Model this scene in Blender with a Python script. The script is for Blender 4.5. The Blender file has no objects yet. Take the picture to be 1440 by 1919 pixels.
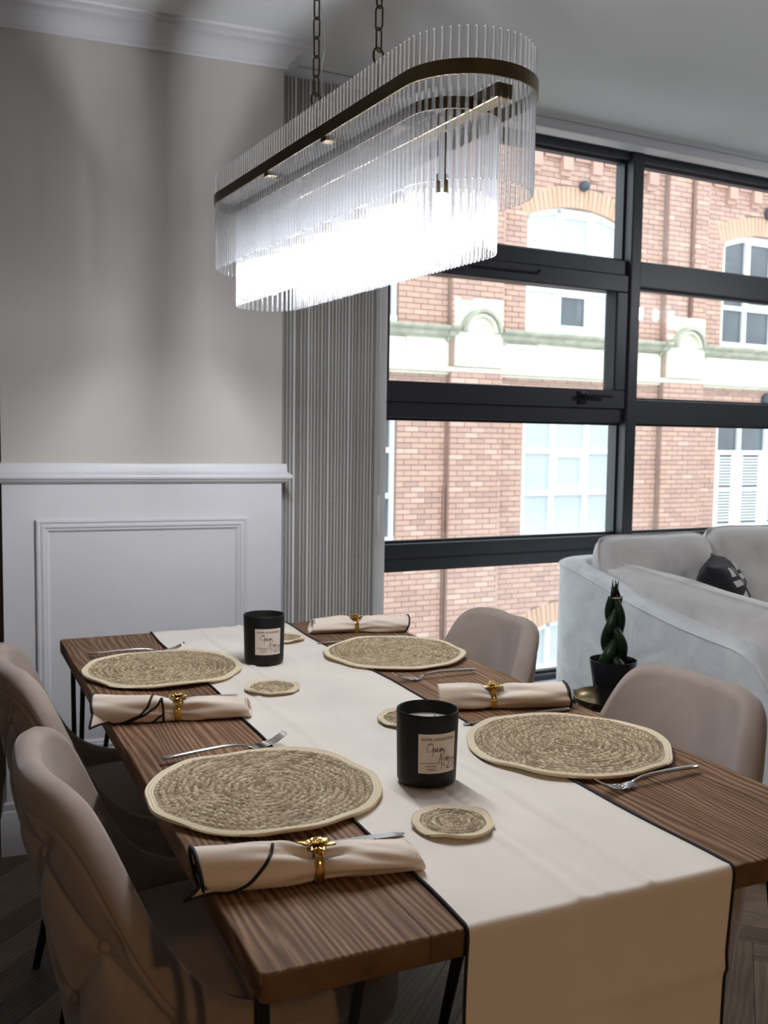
import bpy, bmesh, math, random
import numpy as np
from mathutils import Vector, Matrix
R = math.radians
PI = math.pi
random.seed(7)
rng = np.random.default_rng(7)
S = bpy.context.scene
COL = S.collection

# ------------------------------------------------------------------ camera, world, lights, exposure
cam_d = bpy.data.cameras.new('camera')
cam = bpy.data.objects.new('camera', cam_d)
COL.objects.link(cam)
yaw, pitch, roll = R(24.97), R(4.416), R(0.791)
fw = Vector((math.sin(yaw)*math.cos(pitch), math.cos(yaw)*math.cos(pitch), -math.sin(pitch)))
r0 = Vector((math.cos(yaw), -math.sin(yaw), 0))
u0 = r0.cross(fw)
rt = math.cos(roll)*r0 + math.sin(roll)*u0
up = -math.sin(roll)*r0 + math.cos(roll)*u0
M = Matrix((rt, up, -fw)).transposed().to_4x4()
M.translation = Vector((0, 0, 1.30))
cam.matrix_world = M
cam_d.sensor_fit = 'VERTICAL'
cam_d.sensor_height = 36.0
cam_d.lens = 36.0*1805.27/1919.0
cam_d.clip_start = 0.05
cam_d.clip_end = 200
cam_d.dof.use_dof = True
cam_d.dof.focus_distance = 1.62
cam_d.dof.aperture_fstop = 9.0
S.camera = cam

W = bpy.data.worlds.new('overcast_sky')
S.world = W
W.use_nodes = True
bg = W.node_tree.nodes['Background']
bg.inputs[0].default_value = (0.87, 0.945, 1.0, 1)
bg.inputs[1].default_value = 3.15
S.view_settings.view_transform = 'Standard'
S.view_settings.look = 'None'
S.view_settings.exposure = 0.0
S.view_settings.gamma = 1.0
S.view_settings.use_curve_mapping = False
cy = S.cycles
cy.use_denoising = True
cy.max_bounces = 14
cy.diffuse_bounces = 4
cy.glossy_bounces = 4
cy.transmission_bounces = 10
cy.transparent_max_bounces = 40
cy.caustics_reflective = False
cy.caustics_refractive = False
cy.sample_clamp_indirect = 4.0

BULB = 425.0          # radiance of the lamp capsules

# ------------------------------------------------------------------ helpers
def link(o, parent=None):
    COL.objects.link(o)
    if parent is not None:
        o.parent = parent
    return o

def mesh(name, v, f, m, parent=None, smooth=False, attrs=None, mats=None, fm=None):
    me = bpy.data.meshes.new(name)
    me.from_pydata([tuple(map(float, p)) for p in v], [], [tuple(map(int, q)) for q in f])
    for mm in (mats or [m]):
        me.materials.append(mm)
    if fm is not None:
        me.polygons.foreach_set('material_index', np.array(fm, dtype=np.int32))
    if smooth:
        me.polygons.foreach_set('use_smooth', np.ones(len(me.polygons), dtype=bool))
    for k, val in (attrs or {}).items():
        a = me.attributes.new(k, 'FLOAT', 'POINT')
        a.data.foreach_set('value', np.array(val, dtype=np.float32))
    me.update()
    o = bpy.data.objects.new(name, me)
    return link(o, parent)

def inst(name, me, parent, loc=(0, 0, 0), rot=(0, 0, 0), scale=(1, 1, 1)):
    o = bpy.data.objects.new(name, me)
    o.location = loc
    o.rotation_euler = rot
    o.scale = scale
    return link(o, parent)

def tag(o, label, cat, group=None):
    o['label'] = label
    o['category'] = cat
    if group:
        o['group'] = group
    return o

def thing(name, label, cat, loc=(0, 0, 0), rz=0, group=None):
    o = bpy.data.objects.new(name, None)
    o.empty_display_size = .05
    o.location = loc
    o.rotation_euler = (0, 0, rz)
    link(o)
    return tag(o, label, cat, group)

def struct(o):
    o['kind'] = 'structure'
    return o

def base(name, loc=(0, 0, 0), rz=0):
    o = bpy.data.objects.new(name, None)
    o.empty_display_size = .05
    o.location = loc
    o.rotation_euler = (0, 0, rz)
    return struct(link(o))

def kids(o):
    return list(o.children)

def copy_tree(o, parent=None):
    c = o.copy()
    COL.objects.link(c)
    c.parent = parent
    for ch in kids(o):
        copy_tree(ch, c)
    return c

class MB:
    """collects shapes, builds one mesh"""
    def __init__(s):
        s.v = []; s.f = []; s.a = []
    def add(s, v, f, t=0.0):
        n = len(s.v)
        s.v += [tuple(p) for p in v]
        s.f += [tuple(i+n for i in q) for q in f]
        s.a += [t]*len(v)
        return s
    def box(s, x0, x1, y0, y1, z0, z1, b=0.0, t=0.0):
        if b <= 0:
            v = [(x0,y0,z0),(x1,y0,z0),(x1,y1,z0),(x0,y1,z0),(x0,y0,z1),(x1,y0,z1),(x1,y1,z1),(x0,y1,z1)]
            f = [(0,3,2,1),(4,5,6,7),(0,1,5,4),(1,2,6,5),(2,3,7,6),(3,0,4,7)]
            return s.add(v, f, t)
        bm = bmesh.new()
        bmesh.ops.create_cube(bm, size=1)
        for q in bm.verts:
            q.co = Vector(((x0+x1)/2+q.co.x*(x1-x0), (y0+y1)/2+q.co.y*(y1-y0), (z0+z1)/2+q.co.z*(z1-z0)))
        bmesh.ops.bevel(bm, geom=list(bm.edges), offset=b, segments=2, affect='EDGES', profile=.5)
        bm.verts.index_update()
        s.add([tuple(q.co) for q in bm.verts], [tuple(q.index for q in p.verts) for p in bm.faces], t)
        bm.free()
        return s
    def tube(s, pts, r, n=8, closed=False, caps=True, flat=None, t=0.0):
        """round tube along a polyline; r number or list; flat=(sx,sz) squash in frame"""
        P = [Vector(p) for p in pts]
        k = len(P)
        rr = r if hasattr(r, '__len__') else [r]*k
        T = []
        for i in range(k):
            a = P[(i-1) % k] if (closed or i > 0) else P[i]
            b = P[(i+1) % k] if (closed or i < k-1) else P[i]
            d = (b-a)
            T.append(d.normalized() if d.length > 1e-9 else Vector((0, 0, 1)))
        ref = Vector((0, 0, 1)) if abs(T[0].z) < .9 else Vector((1, 0, 0))
        nrm = (ref - T[0]*ref.dot(T[0])).normalized()
        v = []
        for i in range(k):
            nrm = (nrm - T[i]*nrm.dot(T[i]))
            nrm = nrm.normalized() if nrm.length > 1e-6 else T[i].orthogonal().normalized()
            bi = T[i].cross(nrm)
            fx, fz = flat if flat else (1, 1)
            for j in range(n):
                a = 2*PI*j/n
                v.append(P[i] + bi*(math.cos(a)*rr[i]*fx) + nrm*(math.sin(a)*rr[i]*fz))
        f = []
        for i in range(k if closed else k-1):
            i2 = (i+1) % k
            for j in range(n):
                j2 = (j+1) % n
                f.append((i*n+j, i*n+j2, i2*n+j2, i2*n+j))
        if caps and not closed:
            f.append(tuple(range(n-1, -1, -1)))
            f.append(tuple((k-1)*n+j for j in range(n)))
        return s.add(v, f, t)
    def lathe(s, prof, n=40, c=(0, 0, 0), t=0.0):
        v = []; f = []
        k = len(prof)
        for (r, z) in prof:
            for j in range(n):
                a = 2*PI*j/n
                v.append((c[0]+r*math.cos(a), c[1]+r*math.sin(a), c[2]+z))
        for i in range(k-1):
            for j in range(n):
                j2 = (j+1) % n
                f.append((i*n+j, i*n+j2, (i+1)*n+j2, (i+1)*n+j))
        f.append(tuple(range(n-1, -1, -1)))
        f.append(tuple((k-1)*n+j for j in range(n)))
        return s.add(v, f, t)
    def sweep(s, prof, path, closed=False, t=0.0):
        """profile (out, up) swept along 2D path in plane with mitres. path: list of (origin Vector, outdir Vector, updir Vector)"""
        k = len(prof); v = []
        for (o, od, ud) in path:
            for (a, b) in prof:
                v.append(Vector(o)+Vector(od)*a+Vector(ud)*b)
        f = []
        m = len(path)
        for i in range(m if closed else m-1):
            i2 = (i+1) % m
            for j in range(k-1):
                f.append((i*k+j, i2*k+j, i2*k+j+1, i*k+j+1))
        if not closed:
            f.append(tuple(range(k)))
            f.append(tuple((m-1)*k+j for j in range(k-1, -1, -1)))
        return s.add(v, f, t)
    def build(s, name, m, parent=None, smooth=False, attr=None):
        return mesh(name, s.v, s.f, m, parent, smooth, {attr: s.a} if attr else None)

def smooth_by_angle(o, deg=35):
    me = o.data
    me.polygons.foreach_set('use_smooth', np.ones(len(me.polygons), dtype=bool))
    bm = bmesh.new(); bm.from_mesh(me)
    for e in bm.edges:
        if len(e.link_faces) == 2 and e.calc_face_angle() > R(deg):
            e.smooth = False
    bm.to_mesh(me); bm.free()
    return o

def catmull(pts, n=6, closed=False):
    P = [np.array(p, float) for p in pts]
    k = len(P); out = []
    for i in range(k if closed else k-1):
        if closed:
            a, b, c, d = P[(i-1) % k], P[i], P[(i+1) % k], P[(i+2) % k]
        else:
            a, b, c, d = P[max(i-1, 0)], P[i], P[i+1], P[min(i+2, k-1)]
        for j in range(n):
            t = j/n
            out.append(.5*((2*b)+(-a+c)*t+(2*a-5*b+4*c-d)*t*t+(-a+3*b-3*c+d)*t**3))
    if not closed:
        out.append(P[-1])
    return out

# ------------------------------------------------------------------ materials
def new(name):
    m = bpy.data.materials.new(name)
    m.use_nodes = True
    nt = m.node_tree
    b = nt.nodes['Principled BSDF']
    return m, nt, b

def nd(nt, typ, **kw):
    n = nt.nodes.new(typ)
    for k, v in kw.items():
        if isinstance(k, str) and hasattr(n, k):
            setattr(n, k, v)
        else:
            n.inputs[k].default_value = v
    return n

def inp(n, **kw):
    for k, v in kw.items():
        n.inputs[k.replace('_', ' ')].default_value = v
    return n

def ramp(nt, stops):
    n = nt.nodes.new('ShaderNodeValToRGB')
    e = n.color_ramp.elements
    while len(e) < len(stops):
        e.new(.5)
    for i, (p, c) in enumerate(stops):
        e[i].position = p
        e[i].color = (*c, 1)
    return n

def coord(nt, scale=(1, 1, 1), rot=(0, 0, 0), out='Object'):
    tc = nt.nodes.new('ShaderNodeTexCoord')
    mp = nt.nodes.new('ShaderNodeMapping')
    mp.inputs['Scale'].default_value = scale
    mp.inputs['Rotation'].default_value = rot
    nt.links.new(tc.outputs[out], mp.inputs[0])
    return mp.outputs[0]

def bump(nt, b, h, strength, dist=.001):
    n = nt.nodes.new('ShaderNodeBump')
    n.inputs['Strength'].default_value = strength
    n.inputs['Distance'].default_value = dist
    nt.links.new(h, n.inputs['Height'])
    nt.links.new(n.outputs[0], b.inputs['Normal'])

def plain(name, col, rough=.6, metal=0.0, var=.06, scale=30, bmp=.0, spec=.5, sheen=0.0):
    m, nt, b = new(name)
    b.inputs['Roughness'].default_value = rough
    b.inputs['Metallic'].default_value = metal
    b.inputs['Specular IOR Level'].default_value = spec
    if sheen:
        b.inputs['Sheen Weight'].default_value = sheen
        b.inputs['Sheen Roughness'].default_value = .4
    n = nt.nodes.new('ShaderNodeTexNoise')
    n.inputs['Scale'].default_value = scale
    n.inputs['Detail'].default_value = 4
    nt.links.new(coord(nt), n.inputs['Vector'])
    r = ramp(nt, [(.25, [c*(1-var) for c in col]), (.75, [min(1, c*(1+var)) for c in col])])
    nt.links.new(n.outputs[0], r.inputs[0])
    nt.links.new(r.outputs[0], b.inputs['Base Color'])
    if bmp:
        bump(nt, b, n.outputs[0], bmp)
    return m

MT = {}
MT['wall'] = plain('taupe_wall_paint', (.53, .50, .465), .75, var=.02, scale=6)
MT['white_paint'] = plain('white_satin_paint', (.66, .66, .68), .4, var=.015, scale=8)
MT['ceiling'] = plain('ceiling_paint', (.80, .82, .815), .85, var=.015, scale=4)
MT['shaded_wall'] = plain('shaded_wall_brown', (.16, .125, .11), .8, var=.04, scale=5)  # dark brown puts the shade of the wall beyond the pier into its colour
MT['frame'] = plain('anthracite_powder_coat', (.022, .024, .032), .42, var=.06, scale=60)
MT['gasket'] = plain('black_rubber', (.008, .008, .009), .7)
MT['sill'] = plain('white_sill', (.82, .82, .82), .4, var=.02)
MT['black_metal'] = plain('black_metal', (.010, .010, .011), .4, .3)
MT['black_plastic'] = plain('black_plastic', (.012, .012, .014), .35)
MT['hem'] = plain('black_overlock_thread', (.010, .010, .014), .8, var=.3, scale=600, bmp=.6)
MT['steel'] = plain('polished_steel', (.50, .49, .49), .22, 1.0, var=.05, scale=40)
MT['gold'] = plain('shiny_gold', (.83, .56, .15), .16, 1.0, var=.05, scale=60)
MT['brass'] = plain('aged_brass', (.17, .125, .065), .33, 1.0, var=.12, scale=25)
MT['dark_brass'] = plain('dark_bronze_chain', (.10, .075, .045), .35, 1.0, var=.2, scale=90)
MT['tray'] = plain('antique_brass_tray', (.28, .22, .11), .33, 1.0, var=.1, scale=14)
MT['pot'] = plain('gloss_black_pot', (.012, .012, .016), .22)
MT['soil'] = plain('potting_soil', (.02, .015, .01), .95, var=.4, scale=80, bmp=.8)
MT['wax'] = plain('candle_wax', (.62, .62, .55), .45, var=.03)
MT['jar'] = plain('matt_black_glass', (.006, .006, .006), .5, var=.05, spec=.28)
MT['label'] = plain('cream_paper', (.70, .60, .52), .7, var=.03, scale=120)
MT['ink'] = plain('black_ink', (.03, .026, .025), .8)
MT['stone'] = plain('cream_sandstone', (.76, .75, .62), .85, var=.10, scale=2.5, bmp=.2)
MT['stone_grey'] = plain('weathered_sandstone', (.42, .42, .34), .9, var=.25, scale=6, bmp=.3)
MT['mortar'] = plain('brick_mortar', (.36, .255, .215), .95, var=.12, scale=5)
MT['upvc'] = plain('white_window_frame', (.84, .88, .89), .45, var=.02)
MT['blind_cloth'] = plain('pale_roller_blind', (.51, .555, .575), .8, var=.04, scale=2)
MT['curtain_white'] = plain('white_net_curtain', (.60, .645, .66), .8, var=.05, scale=4)
MT['dark_pane'] = plain('dark_room_behind_glass', (.10, .115, .13), .25, var=.25, scale=2)
MT['slate'] = plain('grey_lamp_housing', (.05, .07, .09), .5)
MT['pipe_shade_brown'] = plain('brown_pipe_and_shade', (.26, .15, .12), .8, var=.2)  # also colours the strip that stands in for recess shadow
MT['asphalt'] = plain('street_asphalt', (.12, .12, .12), .9)

def velvet(name, c0, c1, sheen=.35, scale=5.0):
    m, nt, b = new(name)
    b.inputs['Roughness'].default_value = .85
    b.inputs['Specular IOR Level'].default_value = .2
    b.inputs['Sheen Weight'].default_value = sheen
    b.inputs['Sheen Roughness'].default_value = .35
    v = coord(nt)
    n = inp(nt.nodes.new('ShaderNodeTexNoise'), Scale=scale, Detail=5.0, Roughness=.6, Distortion=1.2)
    nt.links.new(v, n.inputs['Vector'])
    r = ramp(nt, [(.3, c0), (.7, c1)])
    nt.links.new(n.outputs[0], r.inputs[0])
    nt.links.new(r.outputs[0], b.inputs['Base Color'])
    n2 = inp(nt.nodes.new('ShaderNodeTexNoise'), Scale=900.0, Detail=2.0)
    nt.links.new(v, n2.inputs['Vector'])
    bump(nt, b, n2.outputs[0], .25, .0006)
    return m
MT['chair'] = velvet('taupe_velvet', (.28, .226, .193), (.36, .294, .254))
MT['sofa'] = velvet('silver_velvet', (.63, .665, .69), (.85, .87, .88), .4, 7.0)
MT['sofa_cushion'] = velvet('grey_velvet_cushion', (.60, .57, .555), (.75, .715, .70), .4, 4.0)

def cloth(name, col, fleck=.5, weave=900.0):
    m, nt, b = new(name)
    b.inputs['Roughness'].default_value = .9
    b.inputs['Specular IOR Level'].default_value = .15
    b.inputs['Sheen Weight'].default_value = .1
    v = coord(nt)
    n = inp(nt.nodes.new('ShaderNodeTexNoise'), Scale=7.0, Detail=5.0)
    nt.links.new(v, n.inputs['Vector'])
    r = ramp(nt, [(.3, [c*.94 for c in col]), (.7, [c*1.04 for c in col])])
    nt.links.new(n.outputs[0], r.inputs[0])
    vo = inp(nt.nodes.new('ShaderNodeTexVoronoi'), Scale=95.0)
    nt.links.new(v, vo.inputs['Vector'])
    r2 = ramp(nt, [(.03, (.45, .36, .28)), (.09, (1, 1, 1))])
    nt.links.new(vo.outputs['Distance'], r2.inputs[0])
    mx = nt.nodes.new('ShaderNodeMixRGB')
    mx.blend_type = 'MULTIPLY'
    mx.inputs[0].default_value = fleck
    nt.links.new(r.outputs[0], mx.inputs[1])
    nt.links.new(r2.outputs[0], mx.inputs[2])
    nt.links.new(mx.outputs[0], b.inputs['Base Color'])
    w1 = inp(nt.nodes.new('ShaderNodeTexWave'), Scale=weave/6.0, Distortion=.6)
    w1.bands_direction = 'X'
    w2 = inp(nt.nodes.new('ShaderNodeTexWave'), Scale=weave/6.0, Distortion=.6)
    w2.bands_direction = 'Y'
    nt.links.new(v, w1.inputs['Vector']); nt.links.new(v, w2.inputs['Vector'])
    if weave <= 0:
        return m
    ad = nt.nodes.new('ShaderNodeMath')
    nt.links.new(w1.outputs['Fac'], ad.inputs[0]); nt.links.new(w2.outputs['Fac'], ad.inputs[1])
    bump(nt, b, ad.outputs[0], .25, .0006)
    return m
MT['runner'] = cloth('cream_linen', (.77, .705, .625), .35, 0.0)
MT['napkin'] = cloth('beige_cotton', (.74, .63, .53), .15, 0.0)

def wood(name, dark, mid, light, grain=1.0, rough=.5, attr=False):
    m, nt, b = new(name)
    b.inputs['Roughness'].default_value = rough
    b.inputs['Specular IOR Level'].default_value = .18
    v = coord(nt, (1, .13, 1))
    big = inp(nt.nodes.new('ShaderNodeTexNoise'), Scale=6.0*grain, Detail=3.0, Roughness=.45, Distortion=.3)
    nt.links.new(v, big.inputs['Vector'])
    mul = nt.nodes.new('ShaderNodeMath'); mul.operation = 'MULTIPLY'; mul.inputs[1].default_value = 95.0
    nt.links.new(big.outputs[0], mul.inputs[0])
    sep = nt.nodes.new('ShaderNodeSeparateXYZ'); nt.links.new(v, sep.inputs[0])
    mx = nt.nodes.new('ShaderNodeMath'); mx.operation = 'MULTIPLY_ADD'; mx.inputs[1].default_value = 560.0*grain
    nt.links.new(sep.outputs[0], mx.inputs[0]); nt.links.new(mul.outputs[0], mx.inputs[2])
    si = nt.nodes.new('ShaderNodeMath'); si.operation = 'SINE'
    nt.links.new(mx.outputs[0], si.inputs[0])
    mr = nt.nodes.new('ShaderNodeMapRange'); mr.inputs[1].default_value = -1; mr.inputs[2].default_value = 1
    nt.links.new(si.outputs[0], mr.inputs[0])
    vf = coord(nt, (260*grain, 7, 260*grain))
    fine = inp(nt.nodes.new('ShaderNodeTexNoise'), Scale=1.0, Detail=4.0, Roughness=.7)
    nt.links.new(vf, fine.inputs['Vector'])
    mixf = nt.nodes.new('ShaderNodeMath'); mixf.operation = 'MULTIPLY_ADD'; mixf.inputs[1].default_value = .28
    nt.links.new(mr.outputs[0], mixf.inputs[0])
    m2 = nt.nodes.new('ShaderNodeMath'); m2.operation = 'MULTIPLY'; m2.inputs[1].default_value = .86
    nt.links.new(fine.outputs[0], m2.inputs[0]); nt.links.new(m2.outputs[0], mixf.inputs[2])
    r = ramp(nt, [(.22, dark), (.52, mid), (.86, light)])
    nt.links.new(mixf.outputs[0], r.inputs[0])
    col = r.outputs[0]
    # broad stain variation
    n3 = inp(nt.nodes.new('ShaderNodeTexNoise'), Scale=7.0, Detail=3.0)
    nt.links.new(coord(nt, (1, .5, 1)), n3.inputs['Vector'])
    r3 = ramp(nt, [(.3, (.72, .70, .70)), (.7, (1.12, 1.1, 1.08))])
    nt.links.new(n3.outputs[0], r3.inputs[0])
    mm = nt.nodes.new('ShaderNodeMixRGB'); mm.blend_type = 'MULTIPLY'; mm.inputs[0].default_value = 1
    nt.links.new(col, mm.inputs[1]); nt.links.new(r3.outputs[0], mm.inputs[2])
    col = mm.outputs[0]
    if attr:
        at = nt.nodes.new('ShaderNodeAttribute'); at.attribute_name = 'tint'
        r4 = ramp(nt, [(0, (.7, .7, .7)), (1, (1.25, 1.22, 1.18))])
        nt.links.new(at.outputs['Fac'], r4.inputs[0])
        m4 = nt.nodes.new('ShaderNodeMixRGB'); m4.blend_type = 'MULTIPLY'; m4.inputs[0].default_value = 1
        nt.links.new(col, m4.inputs[1]); nt.links.new(r4.outputs[0], m4.inputs[2])
        col = m4.outputs[0]
    nt.links.new(col, b.inputs['Base Color'])
    bump(nt, b, mixf.outputs[0], .3, .0008)
    return m
MT['table'] = wood('stained_pine', (.055, .026, .013), (.165, .086, .046), (.38, .235, .138), 1.0, .68)
MT['end_grain'] = plain('stained_end_grain', (.13, .068, .030), .55, var=.55, scale=16, bmp=.3)
MT['floor'] = wood('oak_herringbone', (.10, .078, .055), (.16, .125, .09), (.22, .175, .13), .8, .5, True)

def tinted(name, stops, rough=.9, bmp=0, bscale=40, sub=.0):
    m, nt, b = new(name)
    b.inputs['Roughness'].default_value = rough
    b.inputs['Specular IOR Level'].default_value = .2
    at = nt.nodes.new('ShaderNodeAttribute'); at.attribute_name = 'tint'
    n = inp(nt.nodes.new('ShaderNodeTexNoise'), Scale=bscale, Detail=4.0)
    nt.links.new(coord(nt), n.inputs['Vector'])
    ma = nt.nodes.new('ShaderNodeMath'); ma.operation = 'MULTIPLY_ADD'; ma.inputs[1].default_value = .35; ma.inputs[2].default_value = -.17
    nt.links.new(n.outputs[0], ma.inputs[0])
    ad = nt.nodes.new('ShaderNodeMath')
    nt.links.new(ma.outputs[0], ad.inputs[0]); nt.links.new(at.outputs['Fac'], ad.inputs[1])
    r = ramp(nt, stops)
    nt.links.new(ad.outputs[0], r.inputs[0])
    nt.links.new(r.outputs[0], b.inputs['Base Color'])
    if bmp:
        bump(nt, b, n.outputs[0], bmp, .002)
    return m
MT['brick'] = tinted('red_brick', [(0, (.45, .295, .255)), (.35, (.52, .335, .275)), (.7, (.575, .375, .30)), (1, (.63, .45, .38))], .9, .2, 9)
MT['gauged'] = tinted('orange_gauged_brick', [(0, (.56, .36, .25)), (1, (.63, .42, .31))], .9, .1, 9)
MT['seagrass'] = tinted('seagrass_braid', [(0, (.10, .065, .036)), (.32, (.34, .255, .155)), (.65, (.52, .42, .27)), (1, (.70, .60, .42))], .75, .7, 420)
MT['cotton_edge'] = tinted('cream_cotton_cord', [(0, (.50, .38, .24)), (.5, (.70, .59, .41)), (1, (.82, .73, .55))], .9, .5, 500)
MT['leaf'] = tinted('dark_green_stem', [(0, (.006, .012, .005)), (.6, (.012, .026, .010)), (1, (.035, .055, .02))], .4, .1, 60)

# glass: clear pane
def pane_glass(name):
    m, nt, b = new(name)
    nt.nodes.remove(b)
    out = nt.nodes['Material Output']
    tr = nt.nodes.new('ShaderNodeBsdfTransparent'); tr.inputs[0].default_value = (.97, .985, .98, 1)
    gl = nt.nodes.new('ShaderNodeBsdfGlossy'); gl.inputs['Roughness'].default_value = .0
    lw = nt.nodes.new('ShaderNodeLayerWeight'); lw.inputs[0].default_value = .5
    pw = nt.nodes.new('ShaderNodeMath'); pw.operation = 'POWER'; pw.inputs[1].default_value = 5.0
    fr = nt.nodes.new('ShaderNodeMath'); fr.operation = 'MULTIPLY_ADD'; fr.inputs[1].default_value = .92; fr.inputs[2].default_value = .08
    nt.links.new(lw.outputs['Facing'], pw.inputs[0]); nt.links.new(pw.outputs[0], fr.inputs[0])
    mx = nt.nodes.new('ShaderNodeMixShader')
    nt.links.new(fr.outputs[0], mx.inputs[0]); nt.links.new(tr.outputs[0], mx.inputs[1]); nt.links.new(gl.outputs[0], mx.inputs[2])
    nt.links.new(mx.outputs[0], out.inputs[0])
    return m
MT['glass'] = pane_glass('window_glass')

def rod_glass(name):
    m, nt, b = new(name)
    nt.nodes.remove(b)
    out = nt.nodes['Material Output']
    tr = nt.nodes.new('ShaderNodeBsdfTransparent'); tr.inputs[0].default_value = (.985, .99, 1.0, 1)
    gl = nt.nodes.new('ShaderNodeBsdfGlass'); gl.inputs['Roughness'].default_value = .02; gl.inputs['IOR'].default_value = 1.5
    gl.inputs[0].default_value = (1, 1, 1, 1)
    lw = nt.nodes.new('ShaderNodeLayerWeight'); lw.inputs[0].default_value = .35
    mr = nt.nodes.new('ShaderNodeMapRange'); mr.inputs[3].default_value = .32; mr.inputs[4].default_value = .85
    nt.links.new(lw.outputs['Facing'], mr.inputs[0])
    mx = nt.nodes.new('ShaderNodeMixShader')
    nt.links.new(mr.outputs[0], mx.inputs[0]); nt.links.new(tr.outputs[0], mx.inputs[1]); nt.links.new(gl.outputs[0], mx.inputs[2])
    df = nt.nodes.new('ShaderNodeBsdfDiffuse'); df.inputs[0].default_value = (.9, .92, .95, 1)
    tl = nt.nodes.new('ShaderNodeBsdfTranslucent'); tl.inputs[0].default_value = (.9, .92, .95, 1)
    ad = nt.nodes.new('ShaderNodeMixShader'); ad.inputs[0].default_value = .5
    nt.links.new(df.outputs[0], ad.inputs[1]); nt.links.new(tl.outputs[0], ad.inputs[2])
    m2 = nt.nodes.new('ShaderNodeMixShader'); m2.inputs[0].default_value = .022
    nt.links.new(mx.outputs[0], m2.inputs[1]); nt.links.new(ad.outputs[0], m2.inputs[2])
    nt.links.new(m2.outputs[0], out.inputs[0])
    return m
MT['rod'] = rod_glass('clear_glass_rod')

def emit(name, col, s):
    m, nt, b = new(name)
    b.inputs['Base Color'].default_value = (.8, .8, .8, 1)
    b.inputs['Emission Color'].default_value = (*col, 1)
    b.inputs['Emission Strength'].default_value = s
    return m
MT['bulb'] = emit('led_capsule_light', (.90, .93, 1.0), BULB)
MT['warm_bulb'] = emit('warm_bulb_light', (1.0, .62, .30), 800.0)

def vane_mat():
    m, nt, b = new('taupe_blind_fabric')
    b.inputs['Roughness'].default_value = .85
    n = inp(nt.nodes.new('ShaderNodeTexNoise'), Scale=250.0, Detail=3.0)
    nt.links.new(coord(nt, (1, 1, .3)), n.inputs['Vector'])
    r = ramp(nt, [(.3, (.235, .222, .19)), (.7, (.30, .285, .245))])
    nt.links.new(n.outputs[0], r.inputs[0])
    nt.links.new(r.outputs[0], b.inputs['Base Color'])
    return m
MT['vane'] = vane_mat()
MT['sheer'] = plain('white_sheer_fold', (.74, .73, .75), .8, var=.04, scale=60)

# ------------------------------------------------------------------ room shell
AW, AG = R(-4.479), R(2.614)
ZC = 2.55
# floor ------------------------------------------------------------
fl = struct(MB().box(-2.3, 7.2, -4.2, 3.52, -.12, -.012).build('floor', MT['mortar']))
def plank_mesh(t, L, wd):
    b = MB().box(-wd/2+.0006, wd/2-.0006, -L/2+.0006, L/2-.0006, -.012, 0, 0, t)
    me = bpy.data.meshes.new('plank')
    me.from_pydata(b.v, [], b.f)
    me.materials.append(MT['floor'])
    a = me.attributes.new('tint', 'FLOAT', 'POINT'); a.data.foreach_set('value', np.array(b.a, dtype=np.float32))
    return me
PL, PW = .54, .09
pmesh = [plank_mesh(t, PL, PW) for t in np.linspace(0, 1, 8)]
spots = []
u1, u2 = Vector((1, 1, 0)).normalized(), Vector((-1, 1, 0)).normalized()
# herringbone lattice: each plank offset by one width along the zig-zag
for i in range(-90, 91):
    for k in range(-12, 13):
        ax, ay = i*PW + PL/2 + k*PL, i*PW + PW/2 - k*PL
        bx, by = i*PW + PL + PW/2 + k*PL, i*PW + PW - PL/2 - k*PL
        spots.append((u1*ax + u2*ay, math.atan2(u1.y, u1.x)-PI/2))
        spots.append((u1*bx + u2*by, math.atan2(u2.y, u2.x)-PI/2))
inside = [(p, r) for p, r in spots if -2.25 < p.x < 7.1 and -4.1 < p.y < 3.45]
def vis(p):
    return (p.x-.9)**2 + (p.y-1.7)**2
inside.sort(key=lambda q: vis(q[0]))
for n, (p, r) in enumerate(inside[:290]):
    inst('plank', pmesh[n*5 % 8], fl, (p.x, p.y, 0), (0, 0, r))
far = MB()
for n, (p, r) in enumerate(inside[290:]):
    c, s = math.cos(r), math.sin(r)
    w2, l2 = PW/2-.0006, PL/2-.0006
    q = [(p.x+c*x-s*y, p.y+s*x+c*y) for x, y in ((-w2, -l2), (w2, -l2), (w2, l2), (-w2, l2))]
    far.add([(x, y, 0) for x, y in q]+[(x, y, -.012) for x, y in q], [(0, 1, 2, 3), (0, 4, 5, 1), (1, 5, 6, 2), (2, 6, 7, 3), (3, 7, 4, 0)], (n*5 % 8)/7)
fo = far.build('far_planks', MT['floor'], fl, attr='tint'); fo['kind'] = 'stuff'

struct(MB().box(-2.3, 7.2, -4.2, 3.52, ZC, ZC+.15).build('ceiling', MT['ceiling']))
struct(MB().box(-2.4, -2.3, -4.2, 3.52, 0, ZC).build('wall_left', MT['wall']))
struct(MB().box(7.2, 7.3, -4.2, 3.75, 0, ZC).build('wall_right', MT['wall']))
struct(MB().box(-2.4, 7.3, -4.3, -4.2, 0, ZC).build('wall_front', MT['wall']))

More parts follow.
